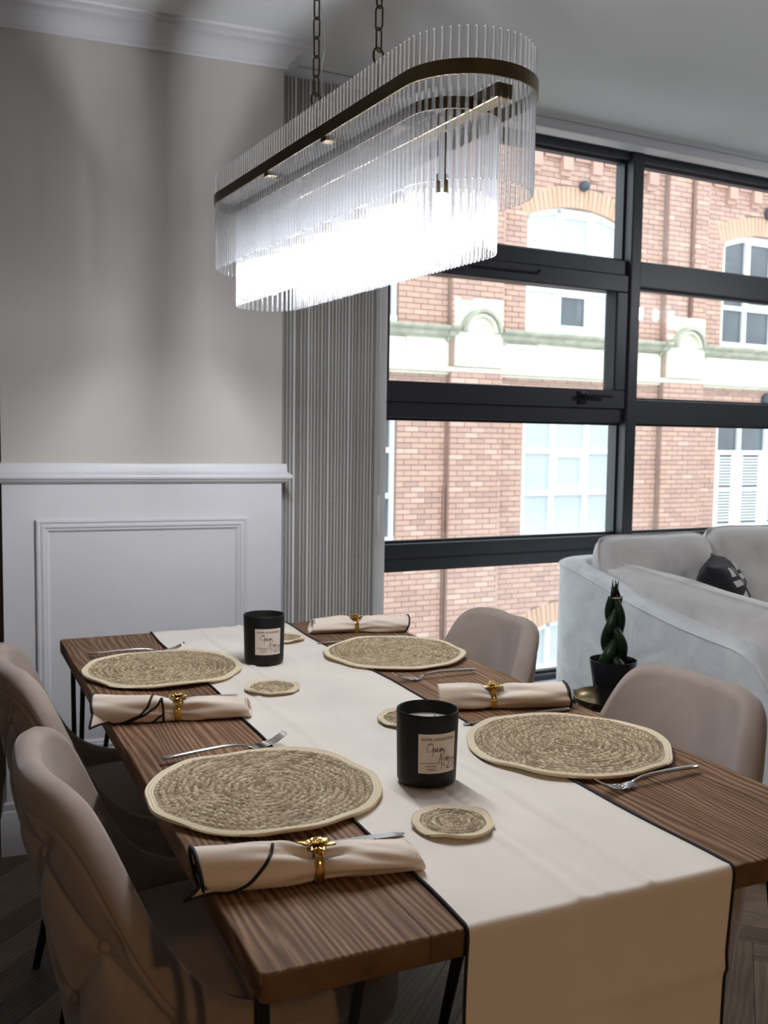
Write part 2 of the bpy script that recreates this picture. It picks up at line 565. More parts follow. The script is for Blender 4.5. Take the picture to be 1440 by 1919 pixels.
# panelled pier -----------------------------------------------------
PD = 3.105
pier_loc = (-math.sin(AW)*PD, math.cos(AW)*PD, 0)
X0, X1 = -.066, .797
wb = struct(MB().box(X0, X1, 0, .36, 1.15, ZC).build('wall_back', MT['wall']))
wb.location = pier_loc; wb.rotation_euler = (0, 0, AW)
ws = struct(MB().box(X0, X1, 0, .36, 0, 1.15).build('wall_back_lower', MT['white_paint']))
ws.location = pier_loc; ws.rotation_euler = (0, 0, AW)
def around(z):
    """mitred path round the pier: left side, front, right side"""
    Z = Vector((0, 0, 1))
    return [((X0, .36, z), Vector((-1, 0, 0)), Z), ((X0, 0, z), Vector((-1, -1, 0)), Z),
            ((X1, 0, z), Vector((1, -1, 0)), Z), ((X1, .36, z), Vector((1, 0, 0)), Z)]
def trim(name, prof, z, m):
    o = struct(MB().sweep(prof, around(z)).build(name, m))
    o.location = pier_loc; o.rotation_euler = (0, 0, AW)
    return smooth_by_angle(o, 28)
trim('trim_1', [(0, .062), (.012, .062), (.014, .058), (.015, .036), (.017, .033), (.022, .031), (.028, .026), (.030, .020), (.028, .014),
                (.022, .011), (.020, .010), (.019, .007), (.013, .004), (.010, .002), (.008, 0), (0, 0)], 1.147, MT['white_paint'])
trim('trim_2', [(0, 0), (.010, 0), (.012, .004), (.012, .014), (.020, .020), (.028, .030), (.042, .042), (.060, .052), (.066, .054), (.070, .058),
                (.070, .066), (.082, .070), (.086, .074), (.088, .08), (0, .08)], 2.470, MT['white_paint'])
trim('baseboard_back', [(0, .165), (.006, .165), (.010, .160), (.010, .140), (.014, .136), (.016, .122), (.018, .118), (.018, 0), (0, 0)], 0, MT['white_paint'])
# raised panel moulding on the lower pier
pm = MB()
a0, a1, zt, zb_ = .028, .682, 1.036, .30
prof = [(0, 0), (0, .010), (.004, .014), (.009, .014), (.012, .010), (.014, .010), (.018, .013), (.024, .013), (.027, .008), (.033, .008), (.037, .004), (.040, 0)]
cx_, cz_ = (a0+a1)/2, (zt+zb_)/2
path = []
for (x, z, dx, dz) in ((a0, zb_, 1, 1), (a0, zt, 1, -1), (a1, zt, -1, -1), (a1, zb_, -1, 1)):
    path.append(((x, 0, z), Vector((dx, 0, dz)), Vector((0, -1, 0))))
pm.sweep(prof, path, closed=True)
po = struct(pm.build('trim_3', MT['white_paint'])); po.location = pier_loc; po.rotation_euler = (0, 0, AW)
smooth_by_angle(po, 28)

# window wall -------------------------------------------------------
WL = (1.0, 3.36, 0)
GX, GY = Vector((math.cos(AG), math.sin(AG), 0)), Vector((-math.sin(AG), math.cos(AG), 0))
def at_wall(o):
    o.location = WL; o.rotation_euler = (0, 0, AG)
    return o
struct(at_wall(MB().box(-3.3, -.55, .02, .16, 0, ZC).build('wall_recess', MT['shaded_wall'])))
struct(at_wall(MB().box(-.55, .515, .02, .16, 0, ZC).build('wall_window', MT['wall'])))
struct(at_wall(MB().box(.515, 6.2, -.02, .16, 0, .245).build('wall_window_lower', MT['white_paint'])))
struct(at_wall(MB().box(.515, 6.2, .0, .16, 2.555, ZC+.02).build('wall_window_upper', MT['wall'])))
struct(at_wall(MB().box(.505, .557, -.05, .15, .245, ZC, .003).build('trim_4', MT['sill'])))
struct(at_wall(MB().box(.50, 6.2, -.06, .16, .245, .262, .004).build('trim_5', MT['sill'])))

win = base('window_1', WL, AG)
F0, FB = 0.0, .10          # front and back of the frame
def fr(name, x0, x1, z0, z1, y0=F0, y1=FB, b=.004, m='frame'):
    return MB().box(x0, x1, y0, y1, z0, z1, b).build(name, MT[m], win)
fr('head_rail', .557, 5.5, 2.515, 2.56)
fr('bottom_rail', .557, 5.5, .262, .287)
MULL = [1.765, 3.06, 4.34]
for mx_ in MULL:
    fr('mullion', mx_, mx_+.058, .262, 2.56, -.022, FB, .006)
fr('jamb_post', .557, .575, .262, 2.56, .02, FB)
ED = [.575] + sum([[a, a+.058] for a in MULL], []) + [5.5]
for k in range(4):
    x0, x1 = ED[2*k], ED[2*k+1]
    vent = (k == 0)
    T1b, T2t = (2.02, 1.44) if vent else (1.978, 1.484)
    fr('transom', x0, x1, T1b, 2.086)
    fr('transom', x0, x1, 1.378, T2t)
    fr('transom', x0, x1, .778, .883)
    fr('transom_lip', x0, x1, .820, .826, -.003, .02, 0, 'gasket')
    gl_y = .055
    for (z0, z1, q) in ((2.086, 2.515, 0), (T2t, T1b, 1), (.883, 1.378, 2), (.287, .778, 3)):
        e = .0 if not (vent and q == 1) else .0
        if vent and q == 1:
            s_ = MB()
            s_.box(x0, x1, -.012, .07, 1.440, 1.521, .004); s_.box(x0, x1, -.012, .07, 1.946, 2.02, .004)
            s_.box(x1-.062, x1, -.012, .07, 1.521, 1.946, .004); s_.box(x0, x0+.012, -.012, .07, 1.521, 1.946, .003)
            s_.build('vent_sash', MT['frame'], win)
            MB().box(x0+.012, x1-.062, gl_y, gl_y+.006, 1.521, 1.946).build('pane', MT['glass'], win)
            # gaskets
            g = MB()
            g.box(x1-.066, x1-.061, -.006, gl_y, 1.521, 1.946); g.build('gasket', MT['gasket'], win)
        else:
            MB().box(x0, x1, gl_y, gl_y+.006, z0, z1).build('pane', MT['glass'], win)
            bd = MB()
            bw = .010
            bd.box(x0, x1, .03, gl_y, z0, z0+bw); bd.box(x0, x1, .03, gl_y, z1-bw, z1)
            bd.box(x0, x0+bw, .03, gl_y, z0+bw, z1-bw); bd.box(x1-bw, x1, .03, gl_y, z0+bw, z1-bw)
            bd.build('glazing_bead', MT['frame'], win)
# lever handle on the vent sash
hd = MB()
hd.box(1.50, 1.545, -.022, -.010, 1.455, 1.512, .004)
hd.tube([(1.522, -.02, 1.492), (1.522, -.045, 1.492)], .009, 10)
hd.tube([(1.515, -.045, 1.493), (1.56, -.048, 1.495), (1.66, -.046, 1.492)], [.010, .0085, .0075], 10)
smooth_by_angle(hd.build('handle', MT['black_metal'], win))
st = MB(); st.tube([(.95, -.015, 1.985), (1.27, -.015, 1.985), (1.285, -.015, 2.0)], .005, 8)
st.build('stay', MT['gasket'], win)

# ------------------------------------------------------------------ vertical blind
vb = thing('vertical_blind', 'bunched taupe vertical blind beside the dark window frame, on a white ceiling track', 'blind', (1.0, 3.20, 0), AG)
tk = MB()
tk.box(.060, 5.6, -.030, .030, 2.512, 2.548, .004)
smooth_by_angle(tk.build('track', MT['white_paint'], vb))
tl = MB().box(.060, 5.6, -.036, .036, 2.506, 2.514, .002); tl.build('track_lip', MT['white_paint'], vb)
tb = MB()
for x in (.11, .145):
    tb.box(x, x+.02, -.012, .012, 2.546, 2.552, .002)
tb.build('bracket', MT['black_metal'], vb)
NV = 27
vs0, vs1 = .084, .436
rv = random.Random(3)
wides = {3: .0070, 7: .0078, 13: .0052, 15: .0072, 19: .0050, 24: .0042}
pitch = (vs1-vs0)/NV
for i in range(NV):
    x = vs0 + i*pitch
    wd = pitch
    sh = wides.get(i, rv.choice([.0018, .0024, .0030]))
    # taupe face: folded strip, bulging to the room, deep return to the back
    n = 7
    dpt = rv.uniform(-.004, .004)
    v = []; f = []
    sec = []
    for k in range(n):
        a = k/(n-1)
        sec.append((x + sh*.6 + a*(wd - sh*.55), -.036+dpt - .007*math.sin(PI*a)))
    sec.append((x+wd, .035)); sec.insert(0, (x+sh*.6, .035))
    for z in (.02, 2.505):
        for (sx, sy) in sec:
            v.append((sx, sy, z))
    m_ = len(sec)
    for k in range(m_-1):
        f.append((k, k+1, m_+k+1, m_+k))
    o = mesh('vane', v, f, MT['vane'], vb, True)
    b = MB().box(x - sh*.5, x + sh*.62, -.041+dpt*.5, .03, .02, 2.505, .0009)
    b.build('sheer_fold', MT['sheer'], vb)
wd_ = MB(); wd_.tube([(.462, -.03, 2.5), (.462, -.03, 1.06)], .0022, 8)
wd_.lathe([(.003, 0), (.0045, .01), (.0045, .13), (.003, .14)], 10, (.462, -.03, .95))
wd_.build('wand', MT['sheer'], vb, True)

# ------------------------------------------------------------------ building across the street
FD = 13.0
floc = (-math.sin(AG)*FD, math.cos(AG)*FD, 0)
bld = thing('brick_building', 'red brick building with cream stone band across the street, behind the window', 'building', floc, AG)
PER = 4.37
ZTOP, ZBOT = 7.4, -6.0
SA, SB = 2.5, 20.5
CH, BW = .085, .255
winL = [9.36 + PER*k for k in (-1, 0, 1, 2)]     # left edges
WW = 2.00
pilL = [7.86 + PER*k for k in (-1, 0, 1, 2)]
PILW = .95
def seg_top(s, l, spring, rise):
    u = (s-l-WW/2)/(WW/2)
    return spring + rise*(1-u*u)
def hole(s, z):
    for l in winL:
        if l-.02 < s < l+WW+.02:
            if 3.0 < z < seg_top(s, l, 4.93, .20)+.02 or -.34 < z < 2.0 or -4.2 < z < seg_top(s, l, -2.0, .24)+.02:
                return True
    return 2.30 < z < 3.05
def arch(s, z):
    for l in winL:
        if l-.16 < s < l+WW+.16:
            t5, tl = seg_top(min(max(s, l), l+WW), l, 4.93, .20), seg_top(min(max(s, l), l+WW), l, -2.0, .24)
            if t5 < z < t5+.34 or tl < z < tl+.34:
                return True
    return False
def pil(s):
    return any(l < s < l+PILW for l in pilL)
wm = MB()
xe = [SA] + sum([[l-.01, l+WW+.01] for l in winL], []) + [SB]
for i in range(0, len(xe), 2):
    wm.box(xe[i], xe[i+1], .02, .5, ZBOT, ZTOP)
for l in winL:
    for (z0, z1) in ((ZBOT, -4.2), (-1.78, -.33), (2.0, 3.05), (5.11, ZTOP)):
        wm.box(l-.01, l+WW+.01, .02, .5, z0, z1)
wm.build('wall', MT['mortar'], bld)
pil_bk = MB()
for l in pilL:
    pil_bk = MB().box(l+.006, l+PILW-.006, -.11, .03, ZBOT, ZTOP)
    pil_bk.build('pilaster', MT['mortar'], bld)
bricks = []
nz = int((ZTOP-ZBOT)/CH)
for iz in range(nz):
    z = ZBOT + iz*CH
    zc = z+CH/2
    edges = sorted([SA, SB] + [l for l in pilL] + [l+PILW for l in pilL])
    for e0, e1 in zip(edges[:-1], edges[1:]):
        p_ = pil((e0+e1)/2)
        s = e0 - (BW/2 if iz % 2 else 0)
        while s < e1:
            a, b_ = max(s, e0), min(s+BW, e1)
            s += BW
            if b_-a < .03:
                continue
            c = (a+b_)/2
            if arch(c, zc):
                continue
            ha, hb = hole(a+.02, zc), hole(b_-.02, zc)
            if ha and hb:
                continue
            if ha or hb:
                h = (b_-a)/2
                if ha: a = a+h
                else: b_ = a+h
                if hole((a+b_)/2, zc): continue
            bricks.append((a, b_, z, p_))
def brick_mesh(w, t):
    b = MB().box(-w/2+.005, w/2-.005, -.012, .03, .005, CH-.005, 0, t)
    me = bpy.data.meshes.new('brick'); me.from_pydata(b.v, [], b.f); me.materials.append(MT['brick'])
    a = me.attributes.new('tint', 'FLOAT', 'POINT'); a.data.foreach_set('value', np.array(b.a, dtype=np.float32))
    return me
bm_full = [brick_mesh(BW, t) for t in (.1, .3, .42, .5, .58, .66, .8, .95)]
def score(q):
    a, b_, z, p_ = q
    c = (a+b_)/2
    inview = 7.0 < c < 9.4 and -.45 < z < 1.45
    return (0 if inview and b_-a > BW-.001 else 1, abs(c-8.2)+abs(z-.6)*.9 + (0 if b_-a > BW-.001 else 50))
bricks.sort(key=score)
rb = random.Random(5)
for (a, b_, z, p_) in bricks[:295]:
    inst('brick', rb.choice(bm_full), bld, ((a+b_)/2, -.13+rb.uniform(-.004, .004) if p_ else rb.uniform(-.004, .004), z))
bs = MB()
for (a, b_, z, p_) in bricks[295:]:
    y = -.142 if p_ else -.012
    y += rb.uniform(-.004, .004)
    t = min(1, max(0, rb.gauss(.50, .19)))
    x0, x1, z0, z1 = a+.005, b_-.005, z+.005, z+CH-.005
    yb = y+.03
    bs.add([(x0, y, z0), (x1, y, z0), (x1, y, z1), (x0, y, z1), (x0, yb, z0), (x1, yb, z0), (x1, yb, z1), (x0, yb, z1)],
           [(0, 1, 2, 3), (0, 4, 5, 1), (1, 5, 6, 2), (2, 6, 7, 3), (3, 7, 4, 0)], t)
o = bs.build('brickwork', MT['brick'], bld, attr='tint'); o['kind'] = 'stuff'
# gauged brick arches over the windows
for l in winL:
    for spring, rise in ((4.93, .20), (-2.0, .24)):
        g = MB()
        nvs = 26
        for i in range(nvs):
            sa, sb = l-.14+(WW+.28)*i/nvs+.004, l-.14+(WW+.28)*(i+1)/nvs-.004
            za, zb2 = [seg_top(min(max(q, l), l+WW), l, spring, rise) for q in (sa, sb)]
            fan = ((sa+sb)/2-l-WW/2)*.10
            v = [(sa, -.016, za), (sb, -.016, zb2), (sb+fan, -.016, zb2+.335), (sa+fan, -.016, za+.335)]
            v += [(x, .06, z) for x, _, z in v]
            g.add(v, [(0, 1, 2, 3), (0, 4, 5, 1), (1, 5, 6, 2), (2, 6, 7, 3), (3, 7, 4, 0)], rb.uniform(.1, .9))
        g.build('window_arch', MT['gauged'], bld, attr='tint')
# corbelled brick frieze
cb = MB()
def corbel(s0):
    for (x0, x1, z0) in ((s0, s0+.33, 5.87), (s0+.33, s0+.53, 5.60), (s0+.53, s0+.615, 5.96)):
        cb.box(x0, x1, -.12, .02, z0+.085, 6.3, 0, rb.uniform(.35, .65))
        cb.box(x0, x1-.008, -.065, .02, z0, z0+.085, 0, rb.uniform(.35, .65))
for k in (-1, 0, 1, 2):
    e0 = pilL[k+1]+PILW
    s = e0 + .18
    while s < e0 + PER - PILW - .5:
        corbel(s); s += .615
cb.build('corbel_frieze', MT['brick'], bld, attr='tint')
# stone band, ledge and little pedimented blocks
jt = MB()
s = SA
k = 0
while s < SB:
    L = [1.05, 1.4, .9, 1.25][k % 4]
    MB().box(s+.006, min(s+L, SB)-.006, -.05, .03, 2.42, 2.86, .006).build('stone_block', MT['stone'], bld)
    s += L; k += 1
def ledge(x0, x1, y):
    b = MB()
    prof = [(0, -.20), (.03, -.20), (.05, -.17), (.05, -.15), (.08, -.13), (.12, -.11), (.13, -.08), (.15, -.05), (.20, -.03), (.22, 0), (.22, .03), (0, .05)]
    b.sweep(prof, [((x0, y, 3.0), Vector((0, -1, 0)), Vector((0, 0, 1))), ((x1, y, 3.0), Vector((0, -1, 0)), Vector((0, 0, 1)))])
    b.build('ledge', MT['stone_grey'], bld)
MB().sweep([(0, 0), (.05, 0), (.07, .03), (.12, .05), (.13, .12), (0, .14)], [((SA, 0, 2.29), Vector((0, -1, 0)), Vector((0, 0, 1))), ((SB, 0, 2.29), Vector((0, -1, 0)), Vector((0, 0, 1)))]).build('lower_ledge', MT['stone'], bld)
MB().box(SA, SB, -.03, .03, 2.20, 2.245).build('string_course', MT['mortar'], bld)
prev = SA
for l in pilL:
    c = l+.50
    ledge(prev, c-.40, 0); ledge(c+.40, c+.55, -.05); ledge(c-.55, c-.40, -.05)
    prev = c+.40
    MB().box(l+.04, l+PILW, -.145, .02, 2.98, 3.49, .01).build('stone_block', MT['stone'], bld)
    MB().box(l+.06, l+.49, -.17, .02, 2.42, 3.0, .01).build('stone_block', MT['stone'], bld)
    MB().box(l+.50, l+PILW-.02, -.17, .02, 2.42, 3.0, .01).build('stone_block', MT['stone'], bld)
    # round hood
    for (ro, ri, y0, mm) in ((.36, .30, -.30, 'stone_grey'), (.30, .24, -.25, 'stone')):
        h = MB(); n = 18
        v = []; f = []
        for i in range(n+1):
            a = PI*i/n
            for (r_, y) in ((ri, -.14), (ri, y0), (ro-.015, y0), (ro, y0+.03), (ro, -.14)):
                v.append((c+r_*math.cos(a), y, 2.96+r_*math.sin(a)))
        for i in range(n):
            for j in range(4):
                f.append((i*5+j, i*5+j+1, (i+1)*5+j+1, (i+1)*5+j))
        h.add(v, f); h.build('arch_hood', MT[mm], bld)
    f_ = MB(); v = [(c, -.18, 2.96)]; n = 14
    v += [(c+.24*math.cos(PI*i/n), -.18, 2.96+.24*math.sin(PI*i/n)) for i in range(n+1)]
    f_.add(v, [(0, i+1, i+2) for i in range(n)]); f_.build('arch_infill', MT['stone'], bld)
ledge(prev, SB, 0)
# windows of the building
def far_window(l, z0, z1, rows, cols, spring=None, rise=0, style='blind'):
    w = MB()
    y0, y1 = .06, .13
    fw_ = .075
    tops = []
    def top(s):
        return seg_top(s, l, spring, rise) if spring else z1
    w.box(l, l+WW, y0-.03, y1, z0, z0+.10)                       # sill
    w.box(l, l+fw_, y0, y1, z0, top(l)); w.box(l+WW-fw_, l+WW, y0, y1, z0, top(l+WW))
    n = 14
    for i in range(n):
        a, b_ = l+WW*i/n, l+WW*(i+1)/n
        ta, tb2 = top(a), top(b_)
        v = [(a, y0, ta-.09), (b_, y0, tb2-.09), (b_, y0, tb2), (a, y0, ta)]
        v += [(x, y1, z) for x, _, z in v]
        w.add(v, [(0, 1, 2, 3), (0, 4, 5, 1), (2, 6, 7, 3)])
    for c in cols:
        w.box(c-.045, c+.045, y0, y1, z0, top(c)-.02)
    for r_ in rows:
        w.box(l+fw_, l+WW-fw_, y0+.01, y1, r_-.04, r_+.04)
    wo = w.build('window', MT['upvc'], bld)
    xs = [l+fw_] + list(cols) + [l+WW-fw_]
    zs = [z0+.1] + list(rows) + [None]
    for i in range(len(xs)-1):
        for j in range(len(zs)-1):
            xa, xb = xs[i]+(.045 if i else 0), xs[i+1]-(.045 if i < len(xs)-2 else 0)
            za = zs[j]+(.04 if j else 0)
            if zs[j+1] is None:
                zl, zr = top(xa)-.08, top(xb)-.08
            else:
                zl = zr = zs[j+1]-.04
            mat = MT['blind_cloth']
            if style == 'curtain':
                mat = MT['curtain_white'] if i != 1 else (MT['blind_cloth'] if j == 1 else MT['dark_pane'])
            elif style == 'dark':
                mat = MT['dark_pane']
            elif style == 'slat':
                mat = MT['dark_pane']
            v = [(xa, .115, za), (xb, .115, za), (xb, .115, zr), (xa, .115, zl)]
            v += [(x, .13, z) for x, _, z in v]
            mesh('pane', v, [(0, 1, 2, 3), (0, 4, 5, 1), (1, 5, 6, 2), (2, 6, 7, 3), (3, 7, 4, 0)], mat, wo)
            if style == 'slat' and j < 2:
                for e in ((xa, xa+.10), (xb-.10, xb)):
                    MB().box(e[0], e[1], .095, .115, za, zl).build('shutter_panel', MT['upvc'], wo)
                sl = MB(); z = za+.05
                while z < zl-.03:
                    sl.box(xa+.10, xb-.10, .09, .114, z, z+.026); z += .055
                so = sl.build('shutter_slats', MT['upvc'], wo); so['kind'] = 'stuff'
            if style in ('curtain', 'blind', 'dark') and i == 1 and (j == 1 or style == 'curtain'):
                s2 = MB(); q = .06
                zt2 = min(zl, zr)
                s2.box(xa, xa+q, .075, .118, za, zt2); s2.box(xb-q, xb, .075, .118, za, zt2)
                s2.box(xa+q, xb-q, .075, .118, za, za+q); s2.box(xa+q, xb-q, .075, .118, zt2-q, zt2)
                s2.build('sash', MT['upvc'], wo)
    return wo
for k, l in enumerate(winL):
    cols = (l+.64, l+1.36)
    far_window(l, 3.05, 5.0, (3.78,), cols, 4.93, .20, 'curtain' if k == 1 else 'dark')
    far_window(l, -.33, 2.0, (.41, 1.11), cols, None, 0, ('dark', 'blind', 'slat', 'blind')[k])
    far_window(l, -4.2, -1.9, (-3.2, -2.55), cols, -2.0, .24, 'blind')
def dome(s, z, r_):
    d = MB(); v = []
    pts = [(0.0, -.16), (r_*.55, -.15), (r_*.9, -.10), (r_, -.05), (r_*.8, 0)]
    n = 18
    for (rr, y) in pts:
        for j in range(n):
            a = 2*PI*j/n
            v.append((s+rr*math.cos(a), y, z+rr*math.sin(a)))
    f = []
    for i in range(len(pts)-1):
        for j in range(n):
            f.append((i*n+j, i*n+(j+1) % n, (i+1)*n+(j+1) % n, (i+1)*n+j))
    d.add(v, f); d.build('wall_lamp', MT['slate'], bld, True)
dome(10.42, 5.49, .09); dome(14.80, 5.55, .13); dome(14.95, 2.10, .15)
pp = MB(); pp.tube([(12.77, -.18, 7.2), (12.77, -.18, 3.5)], .035, 8); pp.build('pipe_and_shade_line', MT['pipe_shade_brown'], bld, True)
pp = MB(); pp.tube([(7.86, -.03, 2.1), (7.86, -.03, .6), (7.83, -.03, .5), (7.84, -.03, -3)], .03, 8); pp.build('pipe_and_shade_line', MT['pipe_shade_brown'], bld, True)  # no pipe here: brown strip standing in for the pilaster's recess shadow
struct(MB().box(-14, 40, 3.9, 13.6, -6.3, -6.0).build('ground', MT['asphalt']))

# ------------------------------------------------------------------ dining table
TX0, TX1, TY0, TY1, TZ = .285, 1.185, .89, 2.622, .76
TH = .033
tab = thing('dining_table', 'long rustic dark-stained wooden dining table on black hairpin legs', 'table', ((TX0+TX1)/2, (TY0+TY1)/2, 0))
ox, oy = (TX0+TX1)/2, (TY0+TY1)/2
seams = [TX0, .478, .735, .995, TX1]
def board(x0, x1, first, last):
    bm = bmesh.new()
    bmesh.ops.create_cube(bm, size=1)
    for v in bm.verts:
        v.co = Vector(((x0+x1)/2+v.co.x*(x1-x0)-ox, v.co.y*(TY1-TY0), TZ-TH/2+v.co.z*TH))
    # rounded outer corners in plan
    ce = [e for e in bm.edges if abs(e.verts[0].co.z-e.verts[1].co.z) > TH*.9 and
          ((first and e.verts[0].co.x < x0-ox+1e-4) or (last and e.verts[0].co.x > x1-ox-1e-4))]
    if ce:
        bmesh.ops.bevel(bm, geom=ce, offset=.010, segments=4, affect='EDGES', profile=.5)
    he = [e for e in bm.edges if abs(e.verts[0].co.z-e.verts[1].co.z) < 1e-5]
    hz = []
    for e in he:
        mx_ = (e.verts[0].co.x+e.verts[1].co.x)/2
        inner = (not first and mx_ < x0-ox+1e-4) or (not last and mx_ > x1-ox-1e-4)
        hz.append((e, inner))
    bmesh.ops.bevel(bm, geom=[e for e, i in hz if not i], offset=.0035, segments=3, affect='EDGES', profile=.5)
    me = bpy.data.meshes.new('board')
    bm.to_mesh(me); bm.free()
    me.materials.append(MT['table']); me.materials.append(MT['end_grain'])
    for p in me.polygons:
        p.use_smooth = True
        if abs(p.normal.y) > .8:
            p.material_index = 1
    o = bpy.data.objects.new('board', me)
    link(o, tab)
    smooth_by_angle(o, 40)
for i in range(4):
    board(seams[i]+(.0004 if i else 0), seams[i+1]-(.0004 if i < 3 else 0), i == 0, i == 3)
for (sx, sy) in ((1, 1), (-1, 1), (1, -1), (-1, -1)):
    lx = (TX0+.024 if sx > 0 else TX1-.024)-ox
    ly = (TY0+.062 if sy > 0 else TY1-.075)-oy
    b = MB()
    zt = TZ-TH-.004
    b.box(min(lx-.012*sx, lx+.125*sx), max(lx-.012*sx, lx+.125*sx), min(ly-.012*sy, ly+.06*sy), max(ly-.012*sy, ly+.06*sy), zt, zt+.004)
    foot = (lx+.004*sx, ly+.004*sy, .008)
    for q in ((lx, ly), (lx+.020*sx, ly+(.085 if sy > 0 else .045)*sy), (lx+.118*sx, ly)):
        b.tube([(q[0], q[1], zt), foot], .0062, 10)
    b.tube([(foot[0], foot[1], .03), (foot[0], foot[1], 0)], .009, 10)
    b.build('leg', MT['black_metal'], tab, False)

# ------------------------------------------------------------------ table runner
run = thing('table_runner', 'long cream linen table runner with black stitched edges hanging over the near table end', 'table runner', (0, 0, 0))
RX0, RX1 = .522, .906
RT = .0013
nx, ny = 56, 300
drop = .62
Ltop = TY1-TY0
rr_ = .010
ys = np.concatenate([np.linspace(0, .14, 10)[:-1], np.linspace(.14, .14+Ltop-.006, 200)[:-1], np.linspace(.14+Ltop-.006, .14+Ltop+.03, 16)[:-1], np.linspace(.14+Ltop+.03, .14+Ltop+drop, 60)])
def edge_w(t, side):
    # gently uneven edges along the length (t = distance from near end along the top, negative on the drop)
    w = .0035*math.sin(t*7.1+side*1.3)+.002*math.sin(t*19.0+side)
    if t < 0:
        w += (.012*min(1, -t/.25)) * (-1 if side > 0 else .35) - (0 if side > 0 else .004*min(1, -t/.2))
    return w
CREASE = [(.38, .8, .0022, .004), (.62, 1.5, -.0012, .005), (.66, .3, .0020, .0045), (.22, 2.0, .0014, .005), (.5, 3.1, .0012, .005), (.80, 4.0, -.0010, .006)]
V = []; F = []
def run_pt(s, u):
    """s along cloth from the far hanging end, u 0..1 across"""
    t = .14+Ltop-s
    x = RX0+edge_w(t, 0)+(RX1+edge_w(t, 1)-RX0-edge_w(t, 0))*u
    h = 0
    for (c, ph, am, wd_) in CREASE:
        cc = c+.035*math.sin(t*2.1+ph)
        h += 2.6*am*math.exp(-((u-cc)*.385/wd_)**2)*(.55+.45*math.sin(t*4.3+ph*2))
    h += .0007*math.sin(u*17+t*9)*math.sin(t*13+u*5)
    h = max(h, -.0002)+.0011
    if s < .14:               # far drop
        d = .14-s
        return (x, TY1+.0025+h+.002, TZ-.004-d if d > .004 else TZ+h-.004*(d/.004))
    if s < .14+Ltop-.006:
        return (x, TY1-(s-.14), TZ+h)
    q = s-(.14+Ltop-.006)
    arc = .018
    if q < arc:
        a = q/arc*PI/2
        return (x, TY0+.004-(.0085)*math.sin(a)*1.0, TZ+h*(1-q/arc)+.0012-.0088*(1-math.cos(a)))
    d = q-arc
    fold = .004*math.exp(-((d-.115)/.008)**2)*(u-.1) + .003*math.exp(-((d-.25+u*.02)/.01)**2)
    wave = (.006*math.sin(u*6.0+1)+.004*math.sin(u*13))*min(1, d/.3)
    return (x, TY0-.0050-fold-abs(wave), TZ-.0088-d)
NU = 48
for s in ys:
    for j in range(NU+1):
        V.append(run_pt(s, j/NU))
for i in range(len(ys)-1):
    for j in range(NU):
        a = i*(NU+1)+j
        F.append((a, a+1, a+NU+2, a+NU+1))
ro = mesh('cloth', V, F, MT['runner'], run, True)
for u, nm in ((0, 'edging'), (1, 'edging')):
    b = MB(); pts = []
    for s in ys[::1]:
        p = run_pt(s, u)
        pts.append((p[0], p[1]-(.0 if s < .14+Ltop else .0005), p[2]+(.0016 if .14 < s < .14+Ltop-.006 else .0004)))
    b.tube(pts, .0025, 8, flat=(1.0, .8)); b.build('edging', MT['hem'], run, True)

ZR = TZ+.0042      # top of the runner
